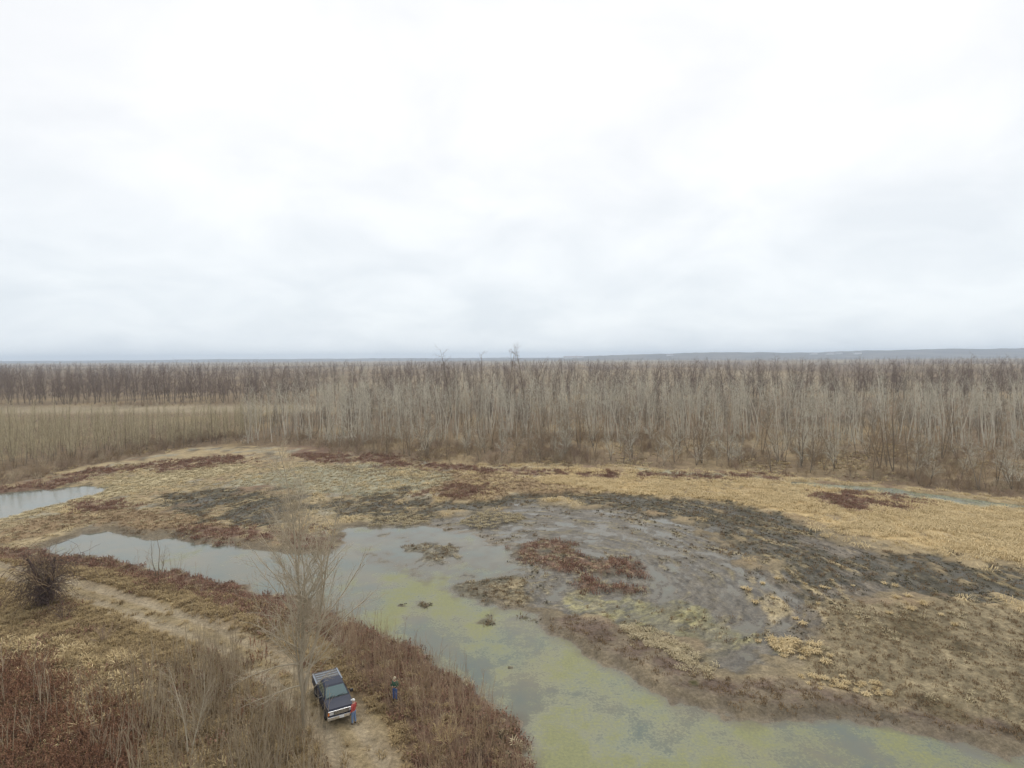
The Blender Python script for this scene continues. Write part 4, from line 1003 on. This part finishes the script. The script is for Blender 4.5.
M['twig_ash'] = plant('twig_ash', (0.30, 0.25, 0.175), (0.52, 0.45, 0.34))
big_cfg = [(24, 0.66, 5.4, 0.16, 0.99, 0.0095, 7, 4, 0.08, 0.06), (10, 0.65, 0.42, 0.15, 1.0, 0.016, 5, 3, 0.11, 0.05), (7, 0.65, 0.48, 0.15, 1.0, 0.012, 4, 3, 0.1, 0.03)]
lone_tree('bare_tree', (-14.3, 39.6), 5,
          [((0.02, 0.03, 1), 19.6, 0.14, (0, 0, -0.2)), ((0.2, 0.02, 1), 16.0, 0.10, (0.08, 0.0, 2.6)), ((-0.15, 0.05, 1), 13.0, 0.085, (-0.06, 0.05, 4.4)), ((0.1, -0.1, 1), 11.0, 0.07, (0.05, -0.05, 5.4)), ((-0.3, 0.0, 1), 9.0, 0.07, (-0.05, 0, 2.4))],
          big_cfg, 'twig_ash', 'bark_ash', 'tall pale bare tree with many upright limbs beside the parked pickup',
          extra=(((0, 0, 4.6), (-1, -0.15, 0.25), 4.6, 0.06, -0.05), ((0, 0, 5.4), (-0.9, 0.3, 0.5), 4.4, 0.055, 0.0), ((0, 0, 6.6), (0.9, 0.1, 0.6), 3.6, 0.05, 0.0), ((0, 0, 3.2), (-0.8, -0.5, 0.1), 4.2, 0.05, -0.06), ((0.1, 0, 4.0), (0.8, 0.5, 0.7), 3.2, 0.045, 0.0), ((0.05, 0, 3.3), (0.7, 0.6, 0.5), 3.4, 0.022, -0.01), ((0.05, 0, 2.3), (0.6, 0.35, 0.6), 2.8, 0.02, 0.02)))
sm_cfg = [(16, 0.55, 2.2, 0.2, 0.99, 0.010, 5, 3, 0.08, 0.06), (6, 0.6, 0.45, 0.2, 1.0, 0.009, 4, 3, 0.1, 0.04), (4, 0.6, 0.5, 0.15, 1.0, 0.007, 3, 2, 0.1, 0.03)]
lone_tree('bare_tree', (-17.4, 47.5), 9, [((-0.16, 0.02, 1), 8.6, 0.085, (0, 0, -0.2)), ((0.12, 0.06, 1), 7.4, 0.07, (0.1, 0, 0))], sm_cfg, 'twig_ash', 'bark_ash', 'smaller forked bare tree behind the tail of the pickup')
lone_tree('bare_tree', (-20.6, 36.8), 10, [((-0.05, 0.02, 1), 6.2, 0.06, (0, 0, -0.2)), ((0.16, 0.02, 1), 5.4, 0.05, (0.1, 0, 0))], sm_cfg, 'twig_ash', 'bark_ash', 'small bare tree rising from the thicket left of the tall tree')
lone_tree('bare_sapling', (-42.6, 70.6), 11, [((0.05, 0.0, 1), 5.4, 0.05, (0, 0, -0.2)), ((-0.12, 0.02, 1), 4.8, 0.045, (-0.3, 0.1, -0.1)), ((0.2, 0.02, 1), 4.0, 0.035, (0.35, 0, -0.1))],
          [(14, 0.5, 1.7, 0.2, 0.99, 0.010, 5, 3, 0.08, 0.06), (5, 0.6, 0.45, 0.2, 1.0, 0.010, 3, 2, 0.1, 0.04)], 'twig_brown', 'bark_dark', 'slim bare sapling clump on the red bank of the channel')
# old broken stump wrapped in vines
rg = np.random.default_rng(77); T = Tubes(); Cc = Tubes(); Vn = Tubes()
for (d, L, r0) in (((-0.25, 0, 1), 4.2, 0.26), ((0.35, 0.1, 1), 3.8, 0.22), ((0.05, -0.1, 1), 3.0, 0.24), ((0.6, 0.1, 0.9), 3.2, 0.12)):
    P = limb(rg, (rg.normal(0, 0.15), rg.normal(0, 0.15), -0.2), d, L, 8, 0.09, 0.02); T.add(P, np.linspace(r0, r0 * 0.35, 8), 7)
    ramify(Cc, rg, P, lambda f: 0.1, [(18, 0.75, 3.4, 0.3, 1.0, 0.012, 6, 3, 0.14, 0.07), (6, 0.6, 0.45, 0.2, 1, 0.011, 4, 2, 0.1, 0.04)], 0)
for k in range(900):
    a = rg.uniform(0, 6.283); r_ = abs(rg.normal(0, 0.95)); z_ = rg.uniform(0.5, 3.2) * (0.8 + 0.35 * math.sin(2 * a + 1))
    P = limb(rg, (r_ * math.cos(a), r_ * math.sin(a), z_), (rg.normal(0, 0.7), rg.normal(0, 0.7), rg.uniform(-0.3, 0.9)), z_ * rg.uniform(0.7, 1.3), 6, 0.4, -0.28)
    P[:, 2] = np.maximum(P[:, 2], 0.0); Vn.add(P, np.linspace(0.016, 0.008, 6), 3)
st = empty('vine_covered_stump', (-48.4, 60.6, float(zat(-48.4, 60.6)) - 0.05)); st.scale = (1.2, 1.2, 1.4)
tag(st, 'dark broken tree stump smothered in dead vines at the left edge of the track', 'tree stump')
link(bpy.data.objects.new('trunk', T.mesh('stump_trunk', M['twig_dark'])), st)
link(bpy.data.objects.new('crown', Cc.mesh('stump_crown', M['twig_brown'])), st)
link(bpy.data.objects.new('vines', Vn.mesh('stump_vines', M['twig_dark'])), st)

# bushes one can pick out on the near bank
def shrub(name, loc, seed, H, n, tw, label, cat='shrub', group=None, spread=0.5):
    x, y = loc
    o = link(bpy.data.objects.new(name, bush(name, seed, H, n, tw, 0.010, spread))); o.location = (x, y, float(zat(x, y)))
    return tag(o, label, cat, group)
WH = [stems('veil_whip_%d' % i, 140 + i, 4.6, 5, 0.32, 'twig_grey', 0.009) for i in range(3)]
for i, (x, y, lb) in enumerate(((-15.0, 40.9, 'leftmost thin grey sapling clump beside the pickup'), (-14.2, 39.6, 'thin grey sapling clump veiling the left side of the pickup'), (-13.6, 38.6, 'thin grey sapling clump in front of the pickup left wheel'),
                                (-15.9, 43.5, 'thin grey sapling clump behind the tall tree by the pickup bed'), (-16.6, 45.8, 'thin grey sapling clump left of the pickup tail'))):
    o = link(bpy.data.objects.new('sapling_clump', WH[i % 3])); o.location = (x, y, float(zat(x, y))); o.rotation_euler = (0, 0, i * 1.3); o.scale = (1, 1, (1.0, 1.1, 0.7, 1.0, 0.9)[i])
    tag(o, lb, 'sapling', 'saplings beside the pickup')
shrub('bare_shrub', (-52.5, 57.5), 31, 2.2, 14, 'twig_dark', 'dark leafless shrub left of the vine covered stump', spread=0.7)
shrub('bare_shrub', (-44.2, 57.6), 32, 2.0, 14, 'twig_dark', 'dark leafless shrub right of the vine covered stump', spread=0.7)
shrub('bare_shrub', (-36.8, 52.5), 33, 1.8, 14, 'twig_red', 'brown leafless shrub in the olive grass below the track', spread=0.7)
shrub('bare_shrub', (-20.8, 59.6), 34, 2.4, 16, 'twig_brown', 'leafless brown shrub on the bank where the channel meets the pond', spread=0.6)
shrub('bare_shrub', (-14.9, 50.4), 35, 2.4, 16, 'twig_grey', 'pale leafless shrub at the track side behind the pickup', spread=0.6)
shrub('bare_shrub', (-4.4, 38.2), 36, 2.0, 16, 'grass_gold', 'tan arching shrub on the pond bank near the bottom edge', spread=0.8)
shrub('bare_shrub', (-2.2, 36.4), 37, 1.6, 18, 'twig_dark', 'dark low shrub at the water edge near the bottom edge', spread=0.8)

# ------------------------------------------------------------------ grass tussocks one can pick out on the mud
TUS = [tuft_mesh('tussock_%d' % i, rng, 70, 0.55, 0.55, 0.8, 0.025, 'grass_gold', 0.7) for i in range(4)]
TUP = [tuft_mesh('pale_tussock_%d' % i, rng, 70, 0.45, 0.6, 0.9, 0.025, 'grass_pale', 0.8) for i in range(3)]
def tussock(x, y, s, me, label, group):
    o = link(bpy.data.objects.new('grass_tussock', me)); o.location = (x, y, float(zat(x, y)) - 0.02); o.scale = (s, s, s); o.rotation_euler = (0, 0, rng.uniform(0, 6.28))
    tag(o, ('small ', 'middle-sized ', 'large ')[(s > 0.6) + (s > 0.9)] + label, 'grass tussock', group)
for k in range(34):
    t = rng.uniform(0, 1); x = 24.6 + 1.6 * t + rng.normal(0, 1.0); y = 54.6 - 3.2 * t + rng.normal(0, 0.9)
    tussock(x, y, rng.uniform(0.6, 1.25), TUS[k % 4], 'golden tussock in the %s of the cluster right of centre' % ('upper part' if t < 0.5 else 'lower part'), 'golden tussock cluster')
for k in range(40):
    t = rng.uniform(0, 1); x = 11.2 + 4.9 * t + rng.normal(0, 0.35); y = 56.8 - 8.6 * t + rng.normal(0, 0.5)
    tussock(x, y, rng.uniform(0.5, 1.1), TUP[k % 3], 'pale tussock at the %s of the mud bank ridge' % ('upper left end', 'middle', 'lower right end')[int(t * 2.999)], 'pale tussock ridge')
for k in range(34):
    x = rng.uniform(23.0, 29.5); y = 47.6 - 0.28 * (x - 23) + rng.normal(0, 1.0)
    tussock(x, y, rng.uniform(0.35, 0.75), TUS[k % 4], 'straw tussock in the %s of the loose group above the bottom right algae' % ('left half' if x < 26.2 else 'right half'), 'straw tussocks by the algae')
for k in range(26):
    x = rng.uniform(26, 44); y = rng.uniform(56, 70)
    tussock(x, y, rng.uniform(0.5, 1.0), TUS[k % 4], 'lone straw tussock on the %s of the right mud flat' % ('near left', 'near right', 'far left', 'far right')[(x > 35) + 2 * (y > 63)], 'tussocks scattered on the right flat')

# ------------------------------------------------------------------ pickup (x forward, y left, z up, origin on the ground)
M['paint'] = plain('navy_paint', (0.012, 0.017, 0.038), 0.5, 0.0, 0.15, 2.0, 0.0, 0.3)
M['chrome'] = plain('chrome', (0.72, 0.72, 0.72), 0.22, 0.85, 0.08, 9.0)
M['rubber'] = plain('tyre_rubber', (0.025, 0.025, 0.025), 0.85)
M['rim'] = plain('steel_rim', (0.45, 0.45, 0.45), 0.35, 0.8)
M['trim'] = plain('black_trim', (0.02, 0.02, 0.022), 0.5)
M['glass'] = plain('glass_reflection_teal', (0.03, 0.085, 0.085), 0.04, 0.0, 0.1, 1.0, 1.0, 1.0)  # teal of the windshield's reflection is put into the base colour
M['lamp'] = plain('clear_lamp', (0.65, 0.66, 0.66), 0.12, 0.2)
M['amber'] = plain('amber_lamp', (0.75, 0.20, 0.02), 0.2)
M['redlamp'] = plain('red_lamp', (0.4, 0.02, 0.02), 0.2)
M['plate'] = plain('plate', (0.7, 0.7, 0.68), 0.5)
M['cover'] = plain('bed_cover', (0.10, 0.095, 0.09), 0.7)
M['liner'] = plain('bed_liner_sky_tint', (0.20, 0.23, 0.27), 0.35, 0.3)  # liner tone, bluish to paint reflected sky on rails and cover slats
def bm_obj(name, bm, mat, parent, bevel=0.0, smooth=False):
    if bevel: bmesh.ops.bevel(bm, geom=bm.edges[:], offset=bevel, segments=2, affect='EDGES', profile=0.6)
    bmesh.ops.recalc_face_normals(bm, faces=bm.faces[:])
    m = bpy.data.meshes.new(name); bm.to_mesh(m); bm.free(); m.materials.append(mat)
    if smooth:
        for p in m.polygons: p.use_smooth = True
    return link(bpy.data.objects.new(name, m), parent)
def box(name, x0, x1, y0, y1, z0, z1, mat, parent, bevel=0.0):
    bm = bmesh.new(); bmesh.ops.create_cube(bm, size=1)
    bmesh.ops.scale(bm, vec=(x1 - x0, y1 - y0, z1 - z0), verts=bm.verts); bmesh.ops.translate(bm, vec=((x0 + x1) / 2, (y0 + y1) / 2, (z0 + z1) / 2), verts=bm.verts)
    return bm_obj(name, bm, mat, parent, bevel)
def prism(name, prof, y0, y1, mat, parent, bevel=0.0, taper=None):
    bm = bmesh.new(); a = [bm.verts.new((x, y0, z)) for x, z in prof]; b = [bm.verts.new((x, y1, z)) for x, z in prof]
    bm.faces.new(a); bm.faces.new(b[::-1]); n = len(prof)
    for i in range(n): bm.faces.new((a[i], b[i], b[(i + 1) % n], a[(i + 1) % n]))
    if taper:
        for v in bm.verts: v.co.y *= taper(v.co.x, v.co.z)
    return bm_obj(name, bm, mat, parent, bevel)
def pane(name, q, th, mat, parent):
    """a thin solid sheet from four corners"""
    q = [Vector(p) for p in q]; n = (q[1] - q[0]).cross(q[3] - q[0]).normalized() * th
    bm = bmesh.new(); a = [bm.verts.new(p) for p in q]; b = [bm.verts.new(p + n) for p in q]
    bm.faces.new(a[::-1]); bm.faces.new(b)
    for i in range(4): bm.faces.new((a[i], a[(i + 1) % 4], b[(i + 1) % 4], b[i]))
    return bm_obj(name, bm, mat, parent)
def arc(cx, cz, r, a0, a1, n=9):
    return [(cx + r * math.cos(R(a0 + (a1 - a0) * i / (n - 1))), cz + r * math.sin(R(a0 + (a1 - a0) * i / (n - 1)))) for i in range(n)]
TX, TY = -13.3, 42.75
heading = math.atan2(-0.876, 0.482)
nose = zat(TX + 1.7 * 0.482, TY - 1.7 * 0.876); tail = zat(TX - 1.7 * 0.482, TY + 1.7 * 0.876)
truck = empty('pickup_truck', (TX, TY, float(nose + tail) / 2 - 0.02), heading)
truck.rotation_euler = (0, float(math.atan2(tail - nose, 3.4)), heading)
tag(truck, 'dark blue pickup truck with silver bumper parked nose first on the track', 'pickup truck')
prof = [(2.72, 0.52), (2.80, 0.62), (2.80, 0.93), (2.70, 1.06), (2.05, 1.16), (1.48, 1.22), (-0.88, 1.22), (-0.90, 0.80), (-2.74, 0.80), (-2.76, 0.58)]
prof += arc(-1.72, 0.40, 0.46, 160, 20)[0:] + [(-1.15, 0.44), (1.20, 0.44)] + arc(1.72, 0.40, 0.46, 160, 20)
body = prism('body', prof, -0.95, 0.95, M['paint'], truck, 0.0, lambda x, z: (1.0 - 0.05 * max(0, (x - 1.9) / 0.9)) * (1.0 if z < 1.0 else 0.965))
bvm = body.modifiers.new('round', 'BEVEL'); bvm.width = 0.035; bvm.segments = 3; bvm.limit_method = 'ANGLE'; bvm.angle_limit = R(35)
prism('hood', [(2.66, 1.075), (2.08, 1.172), (1.54, 1.228), (1.54, 1.252), (2.08, 1.2), (2.64, 1.10)], -0.80, 0.80, M['paint'], truck, 0.008)
# cab
z0, z1 = 1.225, 1.74
def cabx(side, t):                  # corner lines of the cab
    f = {'fl': ((1.48, 0.86), (0.70, 0.68)), 'rl': ((-0.72, 0.86), (-0.58, 0.68))}[side]
    return f[0][0] + (f[1][0] - f[0][0]) * t, f[0][1] + (f[1][1] - f[0][1]) * t, z0 + (z1 - z0) * t
bm = bmesh.new(); c0 = [cabx('fl', 0), cabx('rl', 0)]; c1 = [cabx('fl', 1), cabx('rl', 1)]
vb = [bm.verts.new(p) for p in (c0[0], c0[1], (c0[1][0], -c0[1][1], z0), (c0[0][0], -c0[0][1], z0))]
vt = [bm.verts.new(p) for p in (c1[0], c1[1], (c1[1][0], -c1[1][1], z1), (c1[0][0], -c1[0][1], z1))]
bm.faces.new(vb); bm.faces.new(vt[::-1])
for i in range(4): bm.faces.new((vb[i], vb[(i + 1) % 4], vt[(i + 1) % 4], vt[i]))
bm_obj('cab', bm, M['paint'], truck, 0.025)
bmr = bmesh.new(); rb = [bmr.verts.new(p) for p in ((0.68, 0.67, z1 + 0.004), (-0.56, 0.67, z1 + 0.004), (-0.56, -0.67, z1 + 0.004), (0.68, -0.67, z1 + 0.004))]
rt_ = [bmr.verts.new(p) for p in ((0.58, 0.56, z1 + 0.05), (-0.48, 0.56, z1 + 0.05), (-0.48, -0.56, z1 + 0.05), (0.58, -0.56, z1 + 0.05))]
bmr.faces.new(rb); bmr.faces.new(rt_[::-1])
for i in range(4): bmr.faces.new((rb[i], rb[(i + 1) % 4], rt_[(i + 1) % 4], rt_[i]))
bm_obj('roof', bmr, M['paint'], truck, 0.012)
def on(side, t, inset):
    x, y, z = cabx(side, t); return x, y - inset, z
ws = pane('windshield', [(1.435, -0.78, 1.27), (1.435, 0.78, 1.27), (0.755, 0.625, 1.715), (0.755, -0.625, 1.715)], 0.018, M['glass'], truck)
ws.location = (0.006, 0, 0.006)
pane('rear_window', [(-0.712, 0.62, 1.32), (-0.712, -0.62, 1.32), (-0.612, -0.52, 1.68), (-0.612, 0.52, 1.68)], 0.015, M['glass'], truck)
for s in (1, -1):
    def sidept(x, z): return (x, s * (0.862 - 0.18 * (z - z0) / (z1 - z0) + 0.004), z)
    for (xa, xb, xc, xd) in ((1.26, 0.58, 0.58, 0.74), (0.50, -0.62, -0.54, 0.50)):
        q = [sidept(xa, 1.27), sidept(xb, 1.27), sidept(xc, 1.69), sidept(xd, 1.69)]
        pane('side_window', q if s > 0 else q[::-1], -0.012 if s > 0 else -0.012, M['glass'], truck)
    d = pane('door', [(1.30, s * 0.952, 0.50), (0.16, s * 0.952, 0.50), (0.16, s * 0.925, 1.20), (1.38, s * 0.925, 1.20)], 0.012 * s * -1, M['paint'], truck)
    link(bpy.data.objects.new('handle', box_mesh('handle', 0.18, 0.03, 0.04, M['trim'], 1.05, 0, 0.28, s * 0.962)), d)
    mr_ = box('mirror', 1.20, 1.32, s * 0.98 - 0.02 * s, s * 1.20, 1.24, 1.44, M['trim'], truck, 0.02) if s > 0 else box('mirror', 1.20, 1.32, -1.20, -0.96, 1.24, 1.44, M['trim'], truck, 0.02)
    link(bpy.data.objects.new('mirror_glass', box_mesh('mirror_glass', 0.01, 0.16, 0.15, M['lamp'], 1.265, 0, 1.192, s * 1.09)), mr_)
    box('bed_wall', -2.74, -0.915, *sorted((s * 0.85, s * 0.945)), 0.81, 1.26, M['paint'], truck, 0.015)
    box('bed_rail', -2.74, -0.915, *sorted((s * 0.84, s * 0.955)), 1.262, 1.285, M['liner'], truck, 0.006)
    box('headlight', 2.79, 2.835, *sorted((s * 0.52, s * 0.80)), 0.78, 0.96, M['lamp'], truck, 0.01)
    box('turn_signal', 2.765, 2.83, *sorted((s * 0.805, s * 0.915)), 0.78, 0.96, M['amber'], truck, 0.01)
    box('tail_light', -2.80, -2.745, *sorted((s * 0.80, s * 0.94)), 0.86, 1.18, M['redlamp'], truck, 0.01)
    for xw in (1.72, -1.72):
        w = empty('wheel', (xw, s * 0.82, 0.38)); w.parent = truck
        bm = bmesh.new(); seg = 28; pr = [(0.24, -0.11), (0.34, -0.125), (0.38, -0.09), (0.38, 0.09), (0.34, 0.125), (0.24, 0.11)]
        ring = [[bm.verts.new((r_ * math.cos(2 * math.pi * i / seg), yy, r_ * math.sin(2 * math.pi * i / seg))) for r_, yy in pr] for i in range(seg)]
        for i in range(seg):
            for j in range(len(pr)): bm.faces.new((ring[i][j], ring[(i + 1) % seg][j], ring[(i + 1) % seg][(j + 1) % 6], ring[i][(j + 1) % 6]))
        bm_obj('tyre', bm, M['rubber'], w, 0, True)
        bm = bmesh.new(); bmesh.ops.create_cone(bm, cap_ends=True, segments=24, radius1=0.243, radius2=0.243, depth=0.16, matrix=Matrix.Rotation(R(90), 4, 'X'))
        bmesh.ops.create_cone(bm, cap_ends=True, segments=12, radius1=0.07, radius2=0.06, depth=0.22, matrix=Matrix.Rotation(R(90), 4, 'X'))
        bm_obj('rim', bm, M['rim'], w)
box('front_bumper', 2.815, 2.95, -0.93, 0.93, 0.48, 0.70, M['chrome'], truck, 0.03)
gr = box('grille', 2.795, 2.825, -0.50, 0.50, 0.74, 0.98, M['trim'], truck, 0.008)
for k in range(3):
    link(bpy.data.objects.new('slat', box_mesh('slat', 0.02, 0.98, 0.025, M['chrome'], 0.775 + 0.07 * k, 0, 2.832)), gr)
box('grille_surround', 2.77, 2.84, -0.90, 0.90, 0.985, 1.035, M['chrome'], truck, 0.01)
box('license_plate', 2.952, 2.962, -0.16, 0.16, 0.51, 0.67, M['plate'], truck)
box('rear_bumper', -2.90, -2.77, -0.92, 0.92, 0.50, 0.66, M['chrome'], truck, 0.02)
box('tailgate', -2.76, -2.69, -0.84, 0.84, 0.81, 1.26, M['paint'], truck, 0.012)
box('bed_floor', -2.68, -0.92, -0.845, 0.845, 0.803, 0.83, M['liner'], truck)
cv = box('bed_cover', -2.68, -0.93, -0.838, 0.838, 1.225, 1.262, M['cover'], truck, 0.01)
for k in range(4):
    link(bpy.data.objects.new('slat', box_mesh('slat', 0.10, 1.60, 0.02, M['liner'], 1.2635, 0, -1.35 - 0.36 * k)), cv)  # pale slats paint in the sky's reflection over the bed
box('cowl', 1.44, 1.55, -0.80, 0.80, 1.222, 1.262, M['trim'], truck, 0.006)
for s in (-0.35, 0.3):
    o = box('wiper', -0.01, 0.01, -0.26, 0.26, 0, 0.015, M['trim'], truck); o.location = (1.42, s, 1.33); o.rotation_euler = (0, 0, R(8))

# ------------------------------------------------------------------ people
M['skin'] = plain('skin', (0.50, 0.30, 0.22), 0.6)
M['hair_grey'] = plain('hair_grey', (0.45, 0.43, 0.40), 0.8)
M['hair_brown'] = plain('hair_brown', (0.16, 0.10, 0.06), 0.8)
M['red_cloth'] = plain('red_cloth', (0.42, 0.06, 0.05), 0.85, scale=14, var=0.3)
M['denim'] = plain('denim', (0.16, 0.24, 0.40), 0.85, scale=20)
M['denim_dark'] = plain('denim_dark', (0.08, 0.13, 0.30), 0.85, scale=20)
M['green_cloth'] = plain('green_cloth', (0.04, 0.10, 0.062), 0.85, scale=14)
M['khaki'] = plain('khaki', (0.42, 0.36, 0.24), 0.85, scale=14)
M['boot'] = plain('boot', (0.07, 0.045, 0.03), 0.7)
def skin_obj(name, V, E, Rd, mat, parent, root=0, sub=2):
    m = bpy.data.meshes.new(name); m.from_pydata(V, E, []); m.materials.append(mat)
    o = link(bpy.data.objects.new(name, m), parent)
    o.modifiers.new('skin', 'SKIN').use_smooth_shade = True
    if not m.skin_vertices: pass
    for i, r_ in enumerate(Rd):
        sv = m.skin_vertices[0].data[i]
        sv.radius = r_ if isinstance(r_, tuple) else (r_, r_); sv.use_root = (i == root)
    s = o.modifiers.new('sub', 'SUBSURF'); s.levels = sub; s.render_levels = sub
    return o
def person(loc, rz, label, top, legs, hair, arms, cap=None, stride=0.06):
    x, y = loc
    r = empty('person', (x, y, float(zat(x, y)) + 0.005), rz)
    tag(r, label, 'person')
    # joints: facing +x, y to the left
    hipz, kneez, ank = 0.92, 0.50, 0.09
    V = [(0, 0, 0.97), (0.01, 0, 1.12), (0.01, 0, 1.30), (0, 0, 1.44), (0.01, 0, 1.53), (0.025, 0, 1.60), (0.025, 0, 1.68), (0.015, 0, 1.745)]
    Rd = [(0.155, 0.115), (0.15, 0.11), (0.17, 0.12), (0.11, 0.085), 0.056, (0.07, 0.085), (0.078, 0.098), (0.055, 0.07)]
    E = [(i, i + 1) for i in range(7)]
    body_arm = []
    for s in (1, -1):
        sh, el, wr = arms[0 if s > 0 else 1]
        i = len(V); V += [(0, s * 0.19, 1.415), el, wr]; Rd += [0.062, 0.046, 0.033]; E += [(3, i), (i, i + 1), (i + 1, i + 2)]
        body_arm.append((V[i], el, wr))
        i = len(V); V += [(0, s * 0.095, hipz - 0.03), (0.02 + s * stride * 0.6, s * 0.105, kneez), (-0.01 + s * stride, s * 0.115, ank)]
        Rd += [0.088, 0.062, 0.045]; E += [(0, i), (i, i + 1), (i + 1, i + 2)]
    bd = skin_obj('body', V, E, Rd, M['skin'], r)
    # face
    rgn = [('nose', (0.125, 0, 1.635), (0.022, 0.014, 0.022), 'skin'), ('ear', (0.02, 0.082, 1.64), (0.022, 0.010, 0.032), 'skin'), ('ear', (0.02, -0.082, 1.64), (0.022, 0.010, 0.032), 'skin'),
           ('eye', (0.107, 0.032, 1.66), (0.010, 0.013, 0.009), 'trim'), ('eye', (0.107, -0.032, 1.66), (0.010, 0.013, 0.009), 'trim'), ('mouth', (0.108, 0, 1.595), (0.008, 0.026, 0.007), 'redlamp')]
    for nm, c, sc_, mt in rgn:
        bm = bmesh.new(); bmesh.ops.create_uvsphere(bm, u_segments=10, v_segments=8, radius=1); bmesh.ops.scale(bm, vec=sc_, verts=bm.verts); bmesh.ops.translate(bm, vec=c, verts=bm.verts)
        bm_obj(nm, bm, M[mt], bd, 0, True)
    bm = bmesh.new(); bmesh.ops.create_uvsphere(bm, u_segments=18, v_segments=12, radius=1)
    bmesh.ops.delete(bm, geom=[v for v in bm.verts if v.co.z < -0.1 and v.co.x > -0.25 or v.co.z < -0.55], context='VERTS')
    bmesh.ops.scale(bm, vec=(0.112, 0.094, 0.115), verts=bm.verts); bmesh.ops.translate(bm, vec=(0.012, 0, 1.685), verts=bm.verts)
    bm_obj('hair', bm, M[hair], r, 0, True)
    if cap:
        bm = bmesh.new(); bmesh.ops.create_uvsphere(bm, u_segments=18, v_segments=12, radius=1)
        bmesh.ops.delete(bm, geom=[v for v in bm.verts if v.co.z < -0.02], context='VERTS')
        bmesh.ops.scale(bm, vec=(0.122, 0.104, 0.115), verts=bm.verts)
        bmesh.ops.create_cone(bm, cap_ends=True, segments=18, radius1=0.085, radius2=0.08, depth=0.012, matrix=Matrix.Translation((0.11, 0, 0.004)))
        bmesh.ops.translate(bm, vec=(0.014, 0, 1.70), verts=bm.verts)
        bm_obj('cap', bm, M[cap], r, 0, True)
    # jacket and trousers over the body
    V = [(0, 0, 0.92), (0.01, 0, 1.12), (0.01, 0, 1.30), (0, 0, 1.43), (0, 0, 1.485)]; Rd = [(0.18, 0.14), (0.175, 0.135), (0.195, 0.145), (0.135, 0.11), (0.075, 0.075)]
    E = [(i, i + 1) for i in range(4)]
    for (sh, el, wr) in body_arm:
        i = len(V); mid = tuple(el[k] + (wr[k] - el[k]) * 0.88 for k in range(3)); V += [sh, el, mid]; Rd += [0.08, 0.062, 0.048]; E += [(3, i), (i, i + 1), (i + 1, i + 2)]
    skin_obj('jacket', V, E, Rd, M[top], r)
    V = [(0, 0, 1.00), (0, 0, 0.94)]; Rd = [(0.165, 0.125), (0.17, 0.13)]; E = [(0, 1)]
    for s in (1, -1):
        i = len(V); V += [(0, s * 0.095, hipz - 0.05), (0.02 + s * stride * 0.6, s * 0.105, kneez), (-0.01 + s * stride, s * 0.115, ank + 0.02)]
        Rd += [0.10, 0.08, 0.066]; E += [(1, i), (i, i + 1), (i + 1, i + 2)]
    skin_obj('trousers', V, E, Rd, M[legs], r)
    for s in (1, -1):
        fx_ = -0.01 + s * stride
        skin_obj('boot', [(fx_ - 0.05, s * 0.115, 0.05), (fx_ + 0.03, s * 0.118, 0.05), (fx_ + 0.14, s * 0.125, 0.042), (fx_, s * 0.115, 0.13)], [(0, 1), (1, 2), (1, 3)], [0.045, 0.05, 0.038, 0.05], M['boot'], r, 1)
    # hands: palm and five fingers
    for (sh, el, wr) in body_arm:
        w_ = np.array(wr); d = unit(w_ - np.array(el)); u = unit(np.cross(d, (0, 0, 1)) + 1e-3); n_ = np.cross(d, u)
        V = [tuple(w_ + d * 0.005), tuple(w_ + d * 0.08)]; Rd = [0.024, (0.036, 0.02)]; E = [(0, 1)]
        for k, ln in enumerate((0.068, 0.078, 0.073, 0.058)):
            b0 = w_ + d * 0.085 + u * (0.027 - 0.018 * k); m1 = b0 + d * ln * 0.55 - n_ * 0.006; t1 = m1 + d * ln * 0.35 - n_ * 0.028
            i = len(V); V += [tuple(b0), tuple(m1), tuple(t1)]; Rd += [0.0095, 0.0085, 0.007]; E += [(1, i), (i, i + 1), (i + 1, i + 2)]
        b0 = w_ + d * 0.03 + u * 0.034; m1 = b0 + d * 0.035 + u * 0.018; t1 = m1 + d * 0.03 - n_ * 0.012
        i = len(V); V += [tuple(b0), tuple(m1), tuple(t1)]; Rd += [0.012, 0.010, 0.008]; E += [(0, i), (i, i + 1), (i + 1, i + 2)]
        skin_obj('hand', V, E, Rd, M['skin'], r, 0, 1)
    return r
person((-11.12, 40.4), R(165), 'person in red jacket and blue jeans standing at the pickup front corner', 'red_cloth', 'denim', 'hair_grey',
       [((0, 0.19, 1.41), (-0.03, 0.27, 1.14), (0.10, 0.25, 0.92)), ((0, -0.19, 1.41), (-0.02, -0.28, 1.15), (0.12, -0.23, 0.95))], cap='plate')
person((-8.75, 42.9), R(-100), 'person in green jacket and blue jeans standing in red weeds on the bank', 'green_cloth', 'denim_dark', 'hair_brown',
       [((0, 0.19, 1.41), (0.03, 0.26, 1.16), (0.25, 0.10, 1.18)), ((0, -0.19, 1.41), (0.03, -0.26, 1.16), (0.25, -0.10, 1.18))], cap='khaki', stride=0.03)

# ------------------------------------------------------------------ the air
hz = bpy.data.materials.new('haze'); hz.use_nodes = True
hn = hz.node_tree; hn.nodes.clear()
pv = hn.nodes.new('ShaderNodeVolumePrincipled'); ho = hn.nodes.new('ShaderNodeOutputMaterial')
pv.inputs['Color'].default_value = (0.70, 0.83, 1.0, 1); pv.inputs['Density'].default_value = 0.00012; pv.inputs['Anisotropy'].default_value = 0.0
hn.links.new(pv.outputs[0], ho.inputs['Volume'])
hb = bpy.data.objects.new('haze', box_mesh('haze', 27000, 15500, 131, hz, -3.5, 0, 0, 5600))
tag(link(hb), kind='stuff')
